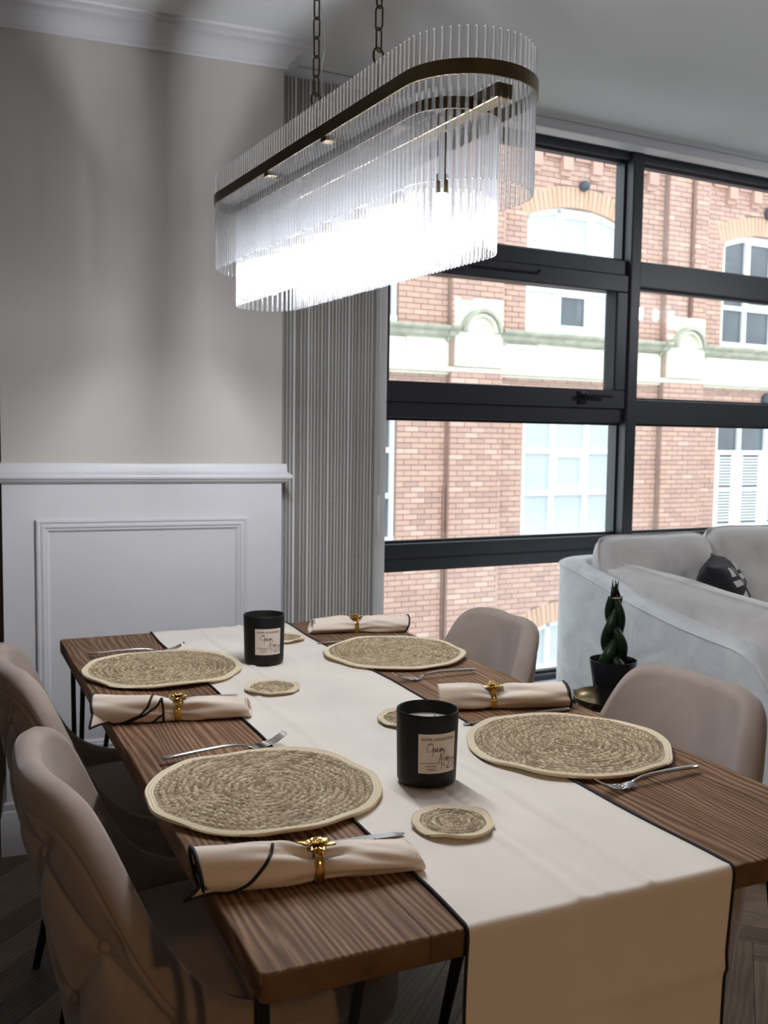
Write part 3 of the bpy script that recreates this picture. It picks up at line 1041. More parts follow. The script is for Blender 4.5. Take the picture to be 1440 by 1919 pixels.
# ------------------------------------------------------------------ woven mats
def woven(Rr, pitch, edge, seed, nth, thick=.0062):
    r_ = random.Random(seed)
    ph = [r_.uniform(0, 6.28) for _ in range(6)]
    core = Rr-edge
    rows = core/pitch
    sub = 6
    rs = np.concatenate([np.linspace(.0015, core, int(rows*sub)), core+np.linspace(.0006, edge, 16)])
    th = np.linspace(0, 2*PI, nth, endpoint=False)
    RR, TT = np.meshgrid(rs, th, indexing='ij')
    spiral = RR/pitch - TT/(2*PI)
    row = np.floor(spiral); q = spiral-row
    ridge = np.sqrt(np.clip(1-(2*q-1)**2, 0, 1))
    arc = RR*(TT+2*PI*row*0)
    stl = .0112
    half = (q > .5)
    slant = np.where(half, (1-q)*1.3, q*1.3)
    jr = np.modf(np.abs(np.sin(row*91.7+seed))*437.5)[0]
    st = arc/stl + slant + jr*3 + half*.5 + .35*np.sin(TT*9+row*1.7+seed)
    cell = np.floor(st)
    sb = np.abs(np.sin(PI*(st-cell)))
    hs0 = np.modf(np.abs(np.sin(cell*41.13+row*17.7+half*9.1+seed)*9631.7))[0]
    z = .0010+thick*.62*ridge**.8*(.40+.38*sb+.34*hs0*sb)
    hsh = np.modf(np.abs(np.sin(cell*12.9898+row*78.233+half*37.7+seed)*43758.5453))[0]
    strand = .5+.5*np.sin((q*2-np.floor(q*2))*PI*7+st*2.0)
    tint = .02+(.22+.85*hsh)*(sb**.8*ridge**.8)*(.72+.4*strand)  # gaps between stitches darkened, their shade put into the tint
    # cream crocheted edge, three cords
    isE = RR > core+.0003
    qe = ((RR-core)/edge)*3
    re_ = np.floor(np.clip(qe, 0, 2.999)); qf = np.clip(qe, 0, 2.999)-re_
    rdg = np.sqrt(np.clip(1-(2*qf-1)**2, 0, 1))
    se = (RR*TT)/.0042 + qf*1.0 + re_*.3
    sbe = np.abs(np.sin(PI*se))
    ze = .0008+thick*.50*rdg**.7*(.70+.30*sbe)
    last = qe > 2.98
    ze = np.where(last, .0004, ze)
    z = np.where(isE, ze, z)
    te = .35+.5*sbe*rdg  # shade between the cords put into the tint as well
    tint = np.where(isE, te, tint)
    wob = 1+(.008*np.sin(5*TT+ph[0])+.010*np.sin(9*TT+ph[1])+.005*np.sin(13*TT+ph[2]))*(RR/Rr)**2
    lift = (.0022*np.sin(3*TT+ph[3])+.0018*np.sin(5*TT+ph[4])+.002)*np.clip((RR/Rr-.7)/.3, 0, 1)**2
    X, Y, Z = RR*wob*np.cos(TT), RR*wob*np.sin(TT), z+lift
    n_r = len(rs)
    v = np.stack([X.ravel(), Y.ravel(), Z.ravel()], 1)
    idx = np.arange(n_r*nth).reshape(n_r, nth)
    nxt = np.roll(idx, -1, 1)
    f = np.stack([idx[:-1].ravel(), idx[1:].ravel(), nxt[1:].ravel(), nxt[:-1].ravel()], 1)
    nc = int(rows*sub)
    # split: core body and edge
    def sub_mesh(nm, i0, i1, mt, bottom):
        vv = v[i0*nth:i1*nth]; tt = tint.ravel()[i0*nth:i1*nth]
        ff = f[i0*nth:(i1-1)*nth]-i0*nth
        me = bpy.data.meshes.new(nm)
        vl = [tuple(map(float, p)) for p in vv]; fl_ = [tuple(map(int, q)) for q in ff]; tl_ = list(map(float, tt))
        if bottom:
            k0 = len(vl); lastrow = vl[-nth:]
            vl += [(x, y, max(0.0, zz-.0022)) for x, y, zz in lastrow]; tl_ += tl_[-nth:]
            for j in range(nth):
                j2 = (j+1) % nth
                fl_.append((k0-nth+j, k0+j, k0+j2, k0-nth+j2))
            fl_.append(tuple(k0+j for j in range(nth-1, -1, -1)))
        else:
            fl_.append(tuple(range(nth)))
        me.from_pydata(vl, [], fl_)
        me.materials.append(MT[mt])
        me.polygons.foreach_set('use_smooth', np.ones(len(me.polygons), dtype=bool))
        a = me.attributes.new('tint', 'FLOAT', 'POINT'); a.data.foreach_set('value', np.array(tl_, dtype=np.float32))
        return me
    return sub_mesh('braid', 0, nc, 'seagrass', False), sub_mesh('cotton_border', nc-1, n_r, 'cotton_edge', True)
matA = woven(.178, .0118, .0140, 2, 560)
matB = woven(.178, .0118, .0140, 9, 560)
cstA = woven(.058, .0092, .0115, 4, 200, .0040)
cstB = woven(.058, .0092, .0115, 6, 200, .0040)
def woven_thing(name, me2, lab, cat, x, y, z, rz, grp):
    t = thing(name, lab, cat, (x, y, z), rz, grp)
    inst('braid', me2[0], t); inst('cotton_border', me2[1], t)
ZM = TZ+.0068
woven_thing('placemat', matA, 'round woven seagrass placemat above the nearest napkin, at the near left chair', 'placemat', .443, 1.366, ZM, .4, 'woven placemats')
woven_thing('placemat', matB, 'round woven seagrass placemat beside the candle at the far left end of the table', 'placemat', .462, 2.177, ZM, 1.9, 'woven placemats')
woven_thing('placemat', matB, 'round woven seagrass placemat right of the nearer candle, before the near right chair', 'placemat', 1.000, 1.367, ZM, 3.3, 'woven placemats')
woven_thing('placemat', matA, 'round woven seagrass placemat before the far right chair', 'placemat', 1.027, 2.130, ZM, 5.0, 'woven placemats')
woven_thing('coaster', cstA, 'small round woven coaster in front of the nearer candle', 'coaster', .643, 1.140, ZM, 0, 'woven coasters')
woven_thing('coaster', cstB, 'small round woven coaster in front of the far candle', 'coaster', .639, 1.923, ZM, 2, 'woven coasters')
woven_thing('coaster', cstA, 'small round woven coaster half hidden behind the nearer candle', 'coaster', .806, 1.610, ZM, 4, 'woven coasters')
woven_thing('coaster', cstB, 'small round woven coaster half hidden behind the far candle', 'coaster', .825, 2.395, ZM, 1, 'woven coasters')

# ------------------------------------------------------------------ candles
def stroke_letters():
    """handwritten letters as polylines in unit boxes: (advance, [strokes])"""
    return {
     'O': (.78, [[(.42, .98), (.16, .86), (.02, .5), (.12, .12), (.40, .02), (.66, .28), (.70, .66), (.50, .96), (.24, .98), (.22, .80), (.5, .9), (.72, 1.0)]]),
     'p': (.36, [[(.0, .15), (.10, .42), (.02, -.45)], [(.05, .25), (.18, .44), (.28, .34), (.24, .10), (.08, .04), (.30, .06), (.38, .2)]]),
     'i': (.20, [[(.0, .2), (.08, .42), (.06, .08), (.14, .02), (.22, .2)]]),
     'u': (.38, [[(.0, .2), (.06, .42), (.06, .10), (.14, .02), (.26, .16), (.30, .42), (.28, .10), (.34, .02), (.42, .2)]]),
     'm': (.58, [[(.0, .2), (.06, .40), (.06, .03), (.10, .26), (.20, .40), (.24, .03), (.28, .26), (.38, .40), (.42, .06), (.52, .02), (.66, .24)]]),
     'N': (.66, [[(.0, -.12), (.10, .30), (.16, .96), (.22, .5), (.34, .05), (.46, .5), (.62, 1.08)]]),
     'o': (.34, [[(.18, .40), (.04, .24), (.12, .02), (.27, .14), (.24, .38), (.16, .40), (.38, .30)]]),
     'r': (.30, [[(.0, .25), (.06, .42), (.07, .02)], [(.07, .2), (.16, .40), (.30, .38), (.30, .30)]]),
    }
LET = stroke_letters()
def font_mesh(txt, size, cx, cy, shear=0, align='CENTER', space=1.0, off=0.0):
    cu = bpy.data.curves.new('lettering', 'FONT')
    cu.body = txt; cu.size = size; cu.align_x = align; cu.align_y = 'CENTER'; cu.shear = shear; cu.space_character = space
    cu.resolution_u = 3; cu.offset = off
    o = bpy.data.objects.new('lettering', cu)
    COL.objects.link(o)
    dg = bpy.context.evaluated_depsgraph_get()
    me = bpy.data.meshes.new_from_object(o.evaluated_get(dg))
    v = [(q.co.x+cx, q.co.y+cy) for q in me.vertices]
    f = [tuple(p.vertices) for p in me.polygons]
    bpy.data.objects.remove(o); bpy.data.curves.remove(cu); bpy.data.meshes.remove(me)
    return v, f
def ribbon(pts, w0, w1=None):
    """flat pen stroke; pen nib thicker on down strokes"""
    v = []; f = []
    P = [np.array(p) for p in pts]
    for i, p in enumerate(P):
        d = P[min(i+1, len(P)-1)]-P[max(i-1, 0)]
        L = np.linalg.norm(d)
        n = np.array([-d[1], d[0]])/(L if L > 1e-9 else 1)
        w = w0 if w1 is None else w0+(w1-w0)*abs(d[1])/(L if L > 1e-9 else 1)
        v += [tuple(p+n*w/2), tuple(p-n*w/2)]
    for i in range(len(P)-1):
        f.append((2*i, 2*i+1, 2*i+3, 2*i+2))
    return v, f
def script(word, x, y, size, w):
    out = []
    for ch in word:
        adv, sts = LET[ch]
        for st in sts:
            out.append(ribbon([(x+p[0]*size+.12*p[1]*size, y+p[1]*size) for p in catmull(st, 7)], w*.55, w))
        x += adv*size*.92
    return out
JR, JH, JT = .0490, .1150, .0033
JRB = .0462
def jar_r(z):
    return JRB+(JR-JRB)*min(1, z/JH)
LW, LH, LZ0 = .066, .0615, .0255
def wrap(u, v, lift):
    z = LZ0+v
    r = jar_r(z)+lift
    a = (u-LW/2)/JR
    return (r*math.sin(a), -r*math.cos(a), z)
proto_label = None
def make_candle(x, y, rz, lab):
    t = thing('candle', lab, 'candle', (x, y, ZR), rz, 'black jar candles')
    prof = [(JRB-.006, 0), (JRB-.002, .0012), (JRB, .005)]
    prof += [(jar_r(z), z) for z in np.linspace(.012, JH-.003, 8)]
    prof += [(JR-.0004, JH-.0008), (JR-.0016, JH), (JR-JT+.0006, JH-.0008), (JR-JT, JH-.003), (JR-JT-.0008, .088), (JR-JT-.002, .080), (.002, .080)]
    smooth_by_angle(MB().lathe(prof, 72).build('jar', MT['jar'], t), 50)
    wx = MB().lathe([(.002, .086), (JR-JT-.0014, .086), (JR-JT-.0014, .0945), (JR-JT-.003, .0938), (.012, .0932), (.004, .0932), (.002, .0932)], 48)
    smooth_by_angle(wx.build('wax', MT['wax'], t), 50)
    wk = MB()
    for k in range(2):
        wk.tube([(.014*(-1)**k, .004, .092), (.014*(-1)**k, .0045, .100), (.0145*(-1)**k, .006, .103)], .0009, 6)
    wk.build('wick', MT['label'], t)
    v = []; f = []
    n = 24
    for i in range(n+1):
        v += [wrap(LW*i/n, 0, .0003), wrap(LW*i/n, LH, .0003)]
    for i in range(n):
        f.append((2*i, 2*i+2, 2*i+3, 2*i+1))
    lb = mesh('paper_label', v, f, MT['label'], t, True)
    parts = []
    S2 = LW
    parts.append(font_mesh('HOTEL COLLECTION', .0054, LW/2-.0002, LH*.865, 0, 'CENTER', 1.1, .0001))
    parts += script('Opium', LW*.19, LH*.545, .0140, .00078)
    parts.append(ribbon([(LW*.19+.0138*1.28, LH*.545+.0080), (LW*.19+.0138*1.33, LH*.545+.0088)], .0009))
    parts += script('Noir', LW*.50, LH*.305, .0140, .00078)
    parts.append(ribbon([(LW*.49+.0138*1.12, LH*.305+.0080), (LW*.49+.0138*1.17, LH*.305+.0088)], .0009))
    parts.append(ribbon([(LW*(.06+.60*i/14), LH*.262) for i in range(15)], .0007))
    parts.append(ribbon([(LW*.575, LH*.262), (LW*.575, LH*.09)], .0007))
    parts.append(font_mesh('SCENTED', .0042, LW*.31, LH*.185, 0, 'CENTER', 1.1))
    parts.append(font_mesh('CANDLE', .0042, LW*.31, LH*.105, 0, 'CENTER', 1.1))
    parts.append(font_mesh('N', .0050, LW*.63, LH*.20))
    parts.append(font_mesh('o.', .0034, LW*.680, LH*.207))
    # numerals with thick and thin strokes
    two = catmull([(.02, .72), (.10, .92), (.28, .98), (.44, .84), (.40, .62), (.22, .36), (.02, .04)], 8)
    k = .0155
    X2, Y2 = LW*.715, LH*.10
    sc = lambda P, dx: [(X2+dx+p[0]*k, Y2+p[1]*k) for p in P]
    parts.append(ribbon(sc(two, 0), .0005, .0013))
    parts.append(ribbon(sc([(.0, .05), (.15, .05), (.30, .05), (.46, .05), (.50, .2)], 0), .0012))
    parts.append(ribbon(sc([(.0, .82), (.04, .94), (.2, .94), (.35, .94), (.50, .94)], k*.58), .0011))
    parts.append(ribbon(sc(catmull([(.50, .94), (.30, .5), (.20, .02)], 8), k*.58), .0005, .0014))
    b = MB()
    for (vv, ff) in parts:
        b.add([wrap(p[0], p[1], .0006) for p in vv], ff)
    b.build('lettering', MT['ink'], lb)
    return t
make_candle(.691, 1.312, R(-5), 'black jar candle with cream label standing nearer, mid runner')
make_candle(.700, 2.170, R(-5), 'black jar candle with cream label at the far end of the runner')

# ------------------------------------------------------------------ napkins and rings
def napkin(name, lab, A, B, rad, tr, seed, hem_end, hems, flare=(1, 1), flat=(1, 1), ring=None, ringlab='', e_flap=None):
    """rolled cloth from A to B (xy), pinched at fraction tr by a ring"""
    r_ = random.Random(seed)
    A = Vector((A[0], A[1], 0)); B = Vector((B[0], B[1], 0))
    L = (B-A).length
    d = (B-A).normalized(); sd = Vector((-d.y, d.x, 0))
    zb = TZ+.001
    t_ = thing(name, lab, 'napkin', (A.x, A.y, zb), math.atan2(d.y, d.x), 'rolled napkins')
    n, m = 64, 56
    ph = [r_.uniform(0, 6.28) for _ in range(8)]
    def section(t, th, k=1.0):
        w = rad*(1+(flare[0]-1)*max(0, 1-t/tr)**1.2 if t < tr else 1+(flare[1]-1)*((t-tr)/(1-tr))**1.2)
        h = rad*((flat[0] if t < tr else flat[1])*(abs(t-tr)/max(tr, 1-tr)) + 1*(1-abs(t-tr)/max(tr, 1-tr)))
        g = math.exp(-((t-tr)/.10)**2)
        w *= 1-.40*g; h *= 1-.24*g
        near = math.exp(-((t-tr)/.22)**2)
        amp = .06+.24*near*(1-.75*math.exp(-((t-tr)/.03)**2))
        wr = 1+amp*(.55*math.sin(3*th+ph[0]+4*t)+.35*math.sin(5*th+ph[1]-6*t)+.25*math.sin(8*th+ph[2]+3*t)) + .03*math.sin(9*t+2*th+ph[3])
        for (tk, sl, aa, q6) in ((.6, 2.2, .13, 0), (2.6, -1.8, .10, 1), (4.4, 3.0, .12, 2), (5.4, -2.6, .08, 3)):
            dth = (th-tk-ph[q6]*.5-sl*(t-tr)+PI) % (2*PI)-PI
            wr -= aa*(.35+1.25*near)*math.exp(-(dth/.22)**2)*(1-.8*math.exp(-((t-tr)/.03)**2))
        y = w*math.cos(th)*wr*k
        z = h*math.sin(th)*wr*k
        cz = h*.93
        zz = cz+z
        zz = max(zz, .0008+.0006*(1-k))
        bend = .006*math.sin(PI*t+ph[4])
        tilt = 0
        return Vector((t*L + .006*math.sin(th+ph[5])*(1 if t > .97 or t < .03 else 0), y+bend, zz))
    rings_ = []
    for (t, k) in [(.16, .70), (.08, .80), (.012, .88), (0, .95)]:
        rings_.append([section(t, 2*PI*j/m, k) for j in range(m)])
    for i in range(n+1):
        rings_.append([section(i/n, 2*PI*j/m) for j in range(m)])
    for (t, k) in [(1, .95), (.988, .88), (.92, .80), (.86, .70)]:
        rings_.append([section(t, 2*PI*j/m, k) for j in range(m)])
    v = [p for q in rings_ for p in q]
    f = []
    for i in range(len(rings_)-1):
        for j in range(m):
            j2 = (j+1) % m
            f.append((i*m+j, i*m+j2, (i+1)*m+j2, (i+1)*m+j))
    # inner rolled layer seen in the open ends
    cl = mesh('cloth', v, f, MT['napkin'], t_, True)
    for (t0, t1) in ((.006, .20), (.80, .994)):
        b = MB(); vv = []; ff = []
        kk = 26
        for a in range(kk):
            q = a/(kk-1)
            th = .4+ph[6]+q*1.7*PI; k = .80-.5*q
            p0, p1 = section(t0, th, k), section(t1, th, k)
            vv += [p0, p1]
        for a in range(kk-1):
            ff.append((2*a, 2*a+1, 2*a+3, 2*a+2))
        b.add(vv, ff); b.build('inner_fold', MT['napkin'], t_, True)
    for e in hem_end:
        b = MB(); b.tube([section(e, 2*PI*j/m, 1.0) for j in range(m)], .0026, 8, closed=True)
        th = .4+ph[6]
        b.tube([section(abs(e-.006), th+q*1.7*PI, .80-.5*q) for q in np.linspace(0, 1, 26)], .0022, 8)
        b.build('hem', MT['hem'], t_, True)
    for hm in hems:
        b = MB()
        P = [(p[0], PI-p[1]) for p in catmull(hm, 10)]
        b.tube([section(p[0], p[1], 1.0)+Vector((0, .0006*math.cos(p[1]), .0008*math.sin(p[1]))) for p in P], .0022, 8)
        b.build('hem', MT['hem'], t_, True)
    if e_flap:
        tip = Vector(e_flap); a_, b_ = section(.002, PI*1.02), section(.10, PI*1.30)
        q = [a_+Vector((0, -.001, 0)), tip, b_+Vector((0, -.001, 0))]
        nn = 8; vv = []; ff = []
        for i in range(nn+1):
            for j in range(nn+1-i):
                u_, w_ = i/nn, j/nn
                p = q[0]*(1-u_-w_)+q[1]*u_+q[2]*w_
                vv.append(p+Vector((0, -.004*math.sin(PI*u_)*(1-w_), .003*math.sin(PI*w_))))
        ix = lambda i, j: sum(nn+1-k for k in range(i))+j
        for i in range(nn):
            for j in range(nn-i):
                ff.append((ix(i, j), ix(i+1, j), ix(i, j+1)))
                if j < nn-i-1: ff.append((ix(i+1, j), ix(i+1, j+1), ix(i, j+1)))
        fo_ = mesh('corner_flap', vv, ff, MT['napkin'], t_, True)
        b = MB(); b.tube([vv[ix(i, 0)] for i in range(nn+1)]+[vv[ix(nn-i, i)] for i in range(1, nn+1)], .0022, 8)
        b.build('hem', MT['hem'], t_, True)
    # ring
    if ring:
        C = A+d*(L*tr)
        g = thing('napkin_ring', ringlab, 'napkin ring', (C.x, C.y, zb), math.atan2(d.y, d.x), 'gold napkin rings')
        wd = rad*.60*1.20; hh = rad*.76*1.16
        hw = .0055
        v = []; f = []; mm = 40
        cyb = .006*math.sin(PI*tr+ph[4])
        for j in range(mm):
            a = 2*PI*j/mm
            for (x, k) in ((-hw, 1.05), (-hw*.8, 1.10), (hw*.8, 1.10), (hw, 1.05), (hw, 1.02), (-hw, 1.02)):
                v.append((x, cyb+wd*k*math.cos(a), max(.0004, rad*.76*.93+hh*k*math.sin(a))))
        for j in range(mm):
            j2 = (j+1) % mm
            for q in range(6):
                f.append((j*6+q, j2*6+q, j2*6+(q+1) % 6, j*6+(q+1) % 6))
        smooth_by_angle(mesh('band', v, f, MT['gold'], g), 40)
        # leafy ornament on top: small veined leaves around a bud
        top = rad*.76*.93+hh*1.08
        ob = MB()
        def leaf(cx, cy, cz, ang, ln, wdt, pit):
            vv = []; ff = []; k = 7
            ca, sa = math.cos(ang), math.sin(ang)
            for i in range(k+1):
                q = i/k
                ww = wdt*math.sin(PI*min(1, q*.92+.06))**.7
                zz = cz+pit*q*ln+.002*math.sin(PI*q)
                for (s_, dz) in ((-1, .0), (-.45, .0012), (0, -.0002), (.45, .0012), (1, 0)):
                    lx, ly = q*ln, s_*ww
                    vv.append((cx+lx*ca-ly*sa, cy+lx*sa+ly*ca, zz+dz))
            n5 = len(vv)
            vv += [(x, y, z-.0014) for x, y, z in vv]
            for i in range(k):
                for j in range(4):
                    a = i*5+j
                    ff.append((a, a+5, a+6, a+1)); ff.append((n5+a, n5+a+1, n5+a+6, n5+a+5))
            for i in range(k):
                ff.append((i*5, n5+i*5, n5+i*5+5, i*5+5)); ff.append((i*5+4, i*5+9, n5+i*5+9, n5+i*5+4))
            ob.add(vv, ff)
        for q in range(7):
            leaf(0, cyb, top, q*2*PI/7+.3+seed, .017+.006*(q % 2), .0058, .10+.12*(q % 3))
        for q in range(4):
            leaf(0, cyb, top+.003, q*2*PI/4+.9, .010, .0045, .5)
        for q in range(5):
            a = q*1.26
            ob.lathe([(.0005, -.002), (.0022, 0), (.0018, .002), (.0004, .0028)], 8, (.003*math.cos(a), cyb+.003*math.sin(a), top+.0055))
        ob.build('leaf_ornament', MT['gold'], g, True)
    return t_
b90 = -PI/2
napkin('napkin', 'rolled beige napkin lying across the near left table edge beside the nearest knife', (.270, 1.092), (.540, 1.052), .0245, .53, 11, (0,),
       [[(.06, -PI*.52), (.10, -PI*.40), (.18, -PI*.18), (.26, .15), (.31, .9), (.33, 1.6)]], (1.15, 1.30), (1.12, .55), True,
       'gold leaf napkin ring round the napkin nearest on the left table edge', (-.016, -.024, .0015))
napkin('napkin', 'rolled beige napkin with zigzag black hem below the far left placemat', (.262, 1.832), (.540, 1.760), .0250, .53, 23, (0,),
       [[(.05, -PI*.48), (.16, -PI*.34), (.26, -PI*.16), (.33, .25), (.36, 1.0), (.37, 1.7)],
        [(.10, -PI*.44), (.22, -PI*.30), (.34, -PI*.02), (.40, .5), (.425, 1.0)], [(.425, 1.0), (.435, .2), (.437, -PI*.3), (.437, -PI*.5)],
        [(.30, -PI*.5), (.36, -PI*.34), (.43, -PI*.10)]], (1.1, 1.1), (1.1, .65), True,
       'gold leaf napkin ring round the napkin below the far left placemat', (-.006, -.048, .001))
napkin('napkin', 'rolled beige napkin at the far right table corner beside the blind', (.925, 2.452), (1.185, 2.395), .0250, .47, 35, (1,), [], (1.1, 1.35), (.75, .95), True,
       'gold leaf napkin ring round the napkin at the far right table corner')
napkin('napkin', 'rolled beige napkin on the right table edge between the two right chairs', (.905, 1.668), (1.160, 1.592), .0250, .40, 47, (1,), [], (1.25, 1.45), (1.05, .95), True,
       'gold leaf napkin ring round the napkin between the two right chairs')

# ------------------------------------------------------------------ cutlery
def fork(lab, A, B):
    d = Vector((B[0]-A[0], B[1]-A[1])); L = d.length
    t = thing('fork', lab, 'fork', (A[0], A[1], TZ), math.atan2(d.y, d.x), 'steel forks')
    k = L/.215
    # profile of the centre line (x, z)
    def strip(P, name):
        v = []; f = []
        for (x, z, w, h) in P:
            x *= k
            for a in range(10):
                q = 2*PI*a/10
                v.append((x, w*math.cos(q), z+h*math.sin(q)))
        n = len(P)
        for i in range(n-1):
            for a in range(10):
                f.append((i*10+a, i*10+(a+1) % 10, (i+1)*10+(a+1) % 10, (i+1)*10+a))
        f.append(tuple(range(9, -1, -1))); f.append(tuple((n-1)*10+a for a in range(10)))
        return v, f
    H = [(0, .0105, .0040, .0022), (.002, .0105, .0060, .0031), (.02, .0112, .0060, .0032), (.06, .0132, .0052, .0030), (.10, .0142, .0044, .0027), (.125, .0130, .0036, .0023),
         (.140, .0098, .0032, .0018), (.146, .0080, .0045, .0015)]
    v, f = strip(H, 'handle')
    mesh('handle', v, f, MT['steel'], t, True)
    b = MB()
    HB = [(.143, .0088, .0040, .0014), (.149, .0068, .0085, .0013), (.153, .0054, .0112, .0012), (.158, .0046, .0122, .0012), (.163, .0044, .0122, .0012), (.166, .0046, .0120, .0010)]
    v, f = strip(HB, 'h'); b.add(v, f)
    for j in range(4):
        y = -.0096+j*.0064
        pts = [(.163*k, y, .0045), (.178*k, y, .0054), (.195*k, y*.97, .0098), (.206*k, y*.95, .0160), (.2145*k, y*.93, .0220)]
        b.tube(pts, [.0019, .0018, .0016, .0013, .0008], 8)
    b.build('tined_head', MT['steel'], t, True)
def knife(lab, A, B):
    d = Vector((B[0]-A[0], B[1]-A[1])); L = d.length
    t = thing('knife', lab, 'knife', (A[0], A[1], TZ), math.atan2(d.y, d.x), 'steel knives')
    k = L/.225
    v = []; f = []
    P = [(0, .0035, .0030), (.002, .0048, .0040), (.03, .0050, .0043), (.09, .0044, .0040), (.112, .0034, .0032), (.120, .0026, .0022)]
    for (x, w, h) in P:
        for a in range(12):
            q = 2*PI*a/12
            v.append((x*k, w*math.cos(q), .0046+h*math.sin(q)))
    n = len(P)
    for i in range(n-1):
        for a in range(12):
            f.append((i*12+a, i*12+(a+1) % 12, (i+1)*12+(a+1) % 12, (i+1)*12+a))
    f.append(tuple(range(11, -1, -1))); f.append(tuple((n-1)*12+a for a in range(12)))
    mesh('handle', v, f, MT['steel'], t, True)
    # blade with belly
    top = [(.117, .0030), (.135, .0055), (.165, .0075), (.195, .0075), (.214, .0058), (.2225, .0028), (.225, -.0008)]
    bot = [(.117, -.0030), (.135, -.0048), (.165, -.0050), (.195, -.0050), (.214, -.0048), (.2225, -.0036), (.225, -.0012)]
    v = []; f = []
    for (p, q) in zip(top, bot):
        zz = .0046
        v += [(p[0]*k, p[1], zz+.0008), (q[0]*k, q[1], zz+.0003), (q[0]*k, q[1], zz-.0003), (p[0]*k, p[1], zz-.0008)]
    for i in range(len(top)-1):
        for j in range(4):
            f.append((i*4+j, i*4+(j+1) % 4, (i+1)*4+(j+1) % 4, (i+1)*4+j))
    f.append((3, 2, 1, 0)); m = len(top)-1; f.append((m*4, m*4+1, m*4+2, m*4+3))
    mesh('blade', v, f, MT['steel'], t)
fork('steel fork with raised tines just behind the near left placemat', (.326, 1.549), (.548, 1.575))
fork('steel fork at the far left corner of the table', (.325, 2.372), (.556, 2.366))
fork('steel fork in front of the near right placemat, handle to the right', (1.122, 1.180), (.908, 1.160))
fork('steel fork in front of the far right placemat, handle to the right', (1.119, 1.892), (.906, 1.884))
knife('steel knife behind the nearest napkin, dark rounded tip on the runner', (.340, 1.160), (.567, 1.138))
knife('steel knife mostly hidden behind the zigzag hemmed napkin', (.335, 1.935), (.558, 1.903))
knife('steel knife behind the near right placemat, handle towards the chair', (1.139, 1.556), (.890, 1.546))
knife('steel knife behind the far right placemat, beside the far right napkin', (1.150, 2.306), (.890, 2.314))

